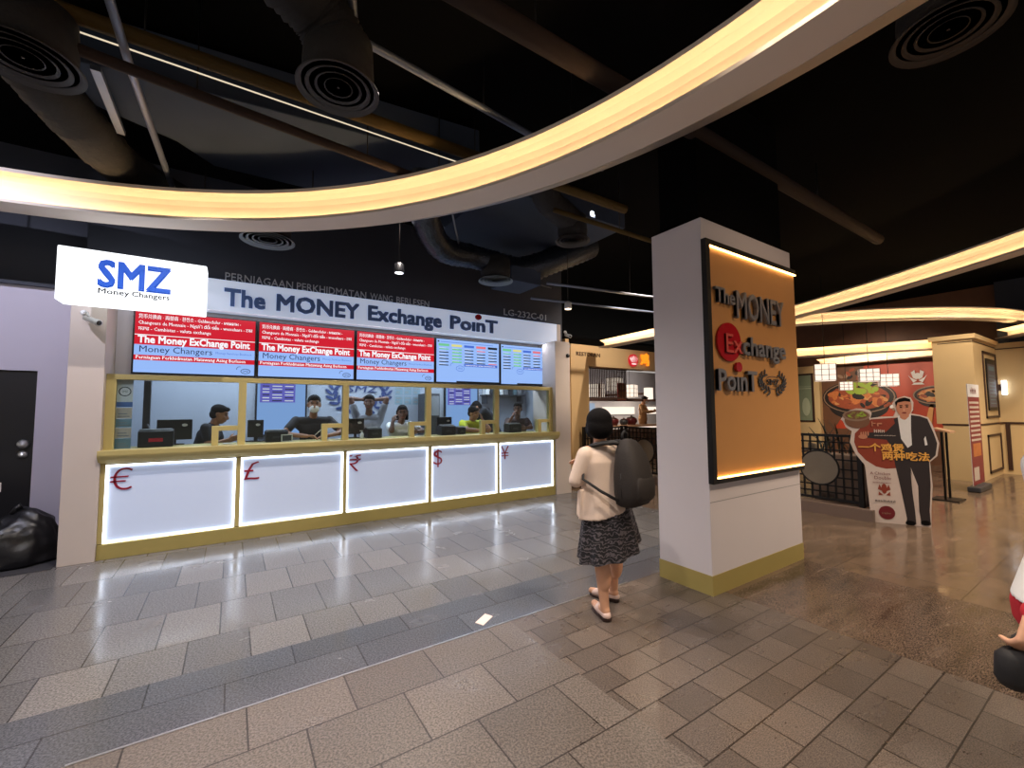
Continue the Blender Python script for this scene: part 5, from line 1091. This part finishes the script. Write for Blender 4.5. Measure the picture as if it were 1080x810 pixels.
b = MB(); b.lathe((0, 0, 0), [(0, 0), (.025, 0), (.027, .01), (.027, .07), (.012, .085), (0, .085)], seg=16); b.build('bottle_body', M['whitep'], t); b = MB(); b.lathe((0, 0, .085), [(0, 0), (.01, 0), (.006, .03), (0, .03)], seg=12); b.box(-.03, .01, -.006, .006, .112, .122); b.build('pump', M['whitep'], t)
monitor(4.3, .52, .3, .24, .1, 'black monitor behind the note counters in the dollar window'); counter_machine(4.26, .33, .26, .17, .2, 'black note counter in the dollar window'); counter_machine(4.56, .42, .16, .13, .16, 'second note counter nearest the clerk in yellow')
counter_machine(5.62, .34, .28, .17, .2, 'black note counter in the yen window')
t = thing('cabinet', 'tall grey equipment cabinet against the booth back wall', 'cabinet', (4.62, 1.95, 0))
b = MB(); b.box(-.14, .14, -.2, .3, 0, 1.95); b.build('cabinet_body', M['dkgrey'], t, bevel=.01); b = MB(); b.box(-.12, .12, -.21, -.2, 1.5, 1.9); b.build('door_panel', M['grey'], t)
for i, (x, w_) in enumerate([(1.1, .1), (2.45, .12), (3.68, .12), (4.9, .1), (6.05, .12)]):
    b = MB(); b.prism([(x, .2, 1.186), (x+w_, .18, 1.186), (x+w_+.01, .26, 1.186), (x+.01, .28, 1.186)], (0, 0, .012)); o = b.build('paper_stack', M['paper']); tag(o, 'little stack of white slips at the pay slot of the %s window' % ['euro', 'pound', 'rupee', 'dollar', 'yen'][i], 'paper')

# ------------------------------------------------------------------ light
def area(name, loc, rot, sx, sy, e, c, spread=PI):
    l = bpy.data.lights.new(name, 'AREA'); l.shape = 'RECTANGLE'; l.size = sx; l.size_y = sy; l.energy = e; l.color = lin(c)[:3]; l.spread = spread
    o = bpy.data.objects.new(name, l); COL.objects.link(o); o.location = loc; o.rotation_euler = rot; return o
def spot(name, loc, tgt, e, c, ang=1.6, blend=.8, r=.03):
    l = bpy.data.lights.new(name, 'SPOT'); l.energy = e; l.color = lin(c)[:3]; l.spot_size = ang; l.spot_blend = blend; l.shadow_soft_size = r
    o = bpy.data.objects.new(name, l); COL.objects.link(o); o.location = loc; o.rotation_euler = (V(tgt)-V(loc)).to_track_quat('-Z', 'Y').to_euler(); return o
area('soffit_lamp', (3.6, .32, 2.9), (-.35, 0, 0), 5.6, .06, 22, (232, 240, 255))
WARM = (255, 232, 204); NEU = (255, 242, 232); COOL = (226, 236, 255)
for x in (1.0, 3.2, 5.4): area('booth_ceiling_lamp', (x, 1.4, 2.9), (0, 0, 0), 1.6, .5, 62, COOL)
for x, y, e, c in ((1.5, -5.2, 330, NEU), (3.6, -5.6, 300, WARM), (5.6, -6.6, 300, WARM), (-.6, -3.8, 260, NEU), (2.3, -3.4, 260, NEU), (.6, -1.6, 260, NEU), (2.9, -1.5, 290, NEU), (5.6, -3.2, 270, NEU), (1.5, -8.2, 300, NEU), (8.0, -6.0, 460, WARM), (10.5, -5.6, 460, WARM), (12.5, -6.2, 520, WARM), (7.4, -1.6, 300, WARM), (14.8, -6.5, 520, WARM)):
    spot('ceiling_spot', (x, y, 4.05), (x, y, 0), e*.85, c, 2.1)  # downlights without fixtures, several added to lift the floor
for x in (.9, 3.2, 5.6): spot('shopfront_fill', (x, -1.9, 4.55), (x, .2, 1.6), 260, NEU, 1.3)  # added front fill for the dark mullions and fascia
spot('pillar_fill', (2.9, -1.4, 4.4), (4.67, -3.95, 1.7), 760, (246, 240, 246), 1.2, 1.); spot('pillar_fill', (6.2, -7.2, 4.6), (5.5, -4.2, 1.6), 150, (255, 212, 168), 1.1, 1.)  # fill lamps added to brighten the two visible pillar faces
spot('service_wall_fill', (-1.6, -2.2, 4.4), (-1.0, .7, 1.7), 330, (232, 232, 255), 1.6, 1.)  # added cool fill in place of the light box spill
spot('restaurant_wall_fill', (8.0, -1.7, 4.3), (7.9, .66, 2.0), 330, NEU, 1.5, 1.); spot('kitchen_fill', (11.2, 3.6, 3.1), (11.6, 6, 2.1), 160, NEU, 1.9, 1.); spot('kitchen_fill', (14.2, 3.6, 3.1), (14.6, 6, 2.1), 160, NEU, 1.9, 1.)  # unseen lamps added to brighten the beige wall and kitchen back wall
spot('far_pillar_spot', (12.6, -5.6, 4.6), (15.2, -4.0, 1.8), 520, WARM, 1.0)
for x, y, e in ((10, 2, 160), (12.5, 4.6, 260), (9.5, 4.8, 220), (15, 4.8, 200), (12.4, -1.2, 90), (15.5, -1.2, 120), (15, -2.6, 90)):
    spot('restaurant_spot', (x, y, 3.15), (x, y, 0), e, WARM, 2.2)
spot('mural_spot', (14.6, -1.6, 3.1), (17.4, -1.8, 1.8), 300, WARM, 1.6)
W_ = bpy.data.worlds.new('world'); SC.world = W_; W_.use_nodes = True
W_.node_tree.nodes['Background'].inputs[0].default_value = (1, .92, .85, 1); W_.node_tree.nodes['Background'].inputs[1].default_value = .4

SC.view_settings.view_transform = 'Standard'; SC.view_settings.look = 'None'; SC.view_settings.gamma = 1; SC.view_settings.use_curve_mapping = False; SC.view_settings.exposure = 0
SC.cycles.use_denoising = True; SC.cycles.denoiser = 'OPENIMAGEDENOISE'; SC.cycles.sample_clamp_indirect = 4; SC.cycles.caustics_reflective = False; SC.cycles.caustics_refractive = False
SC.cycles.max_bounces = 8; SC.cycles.transparent_max_bounces = 12; SC.cycles.use_adaptive_sampling = True
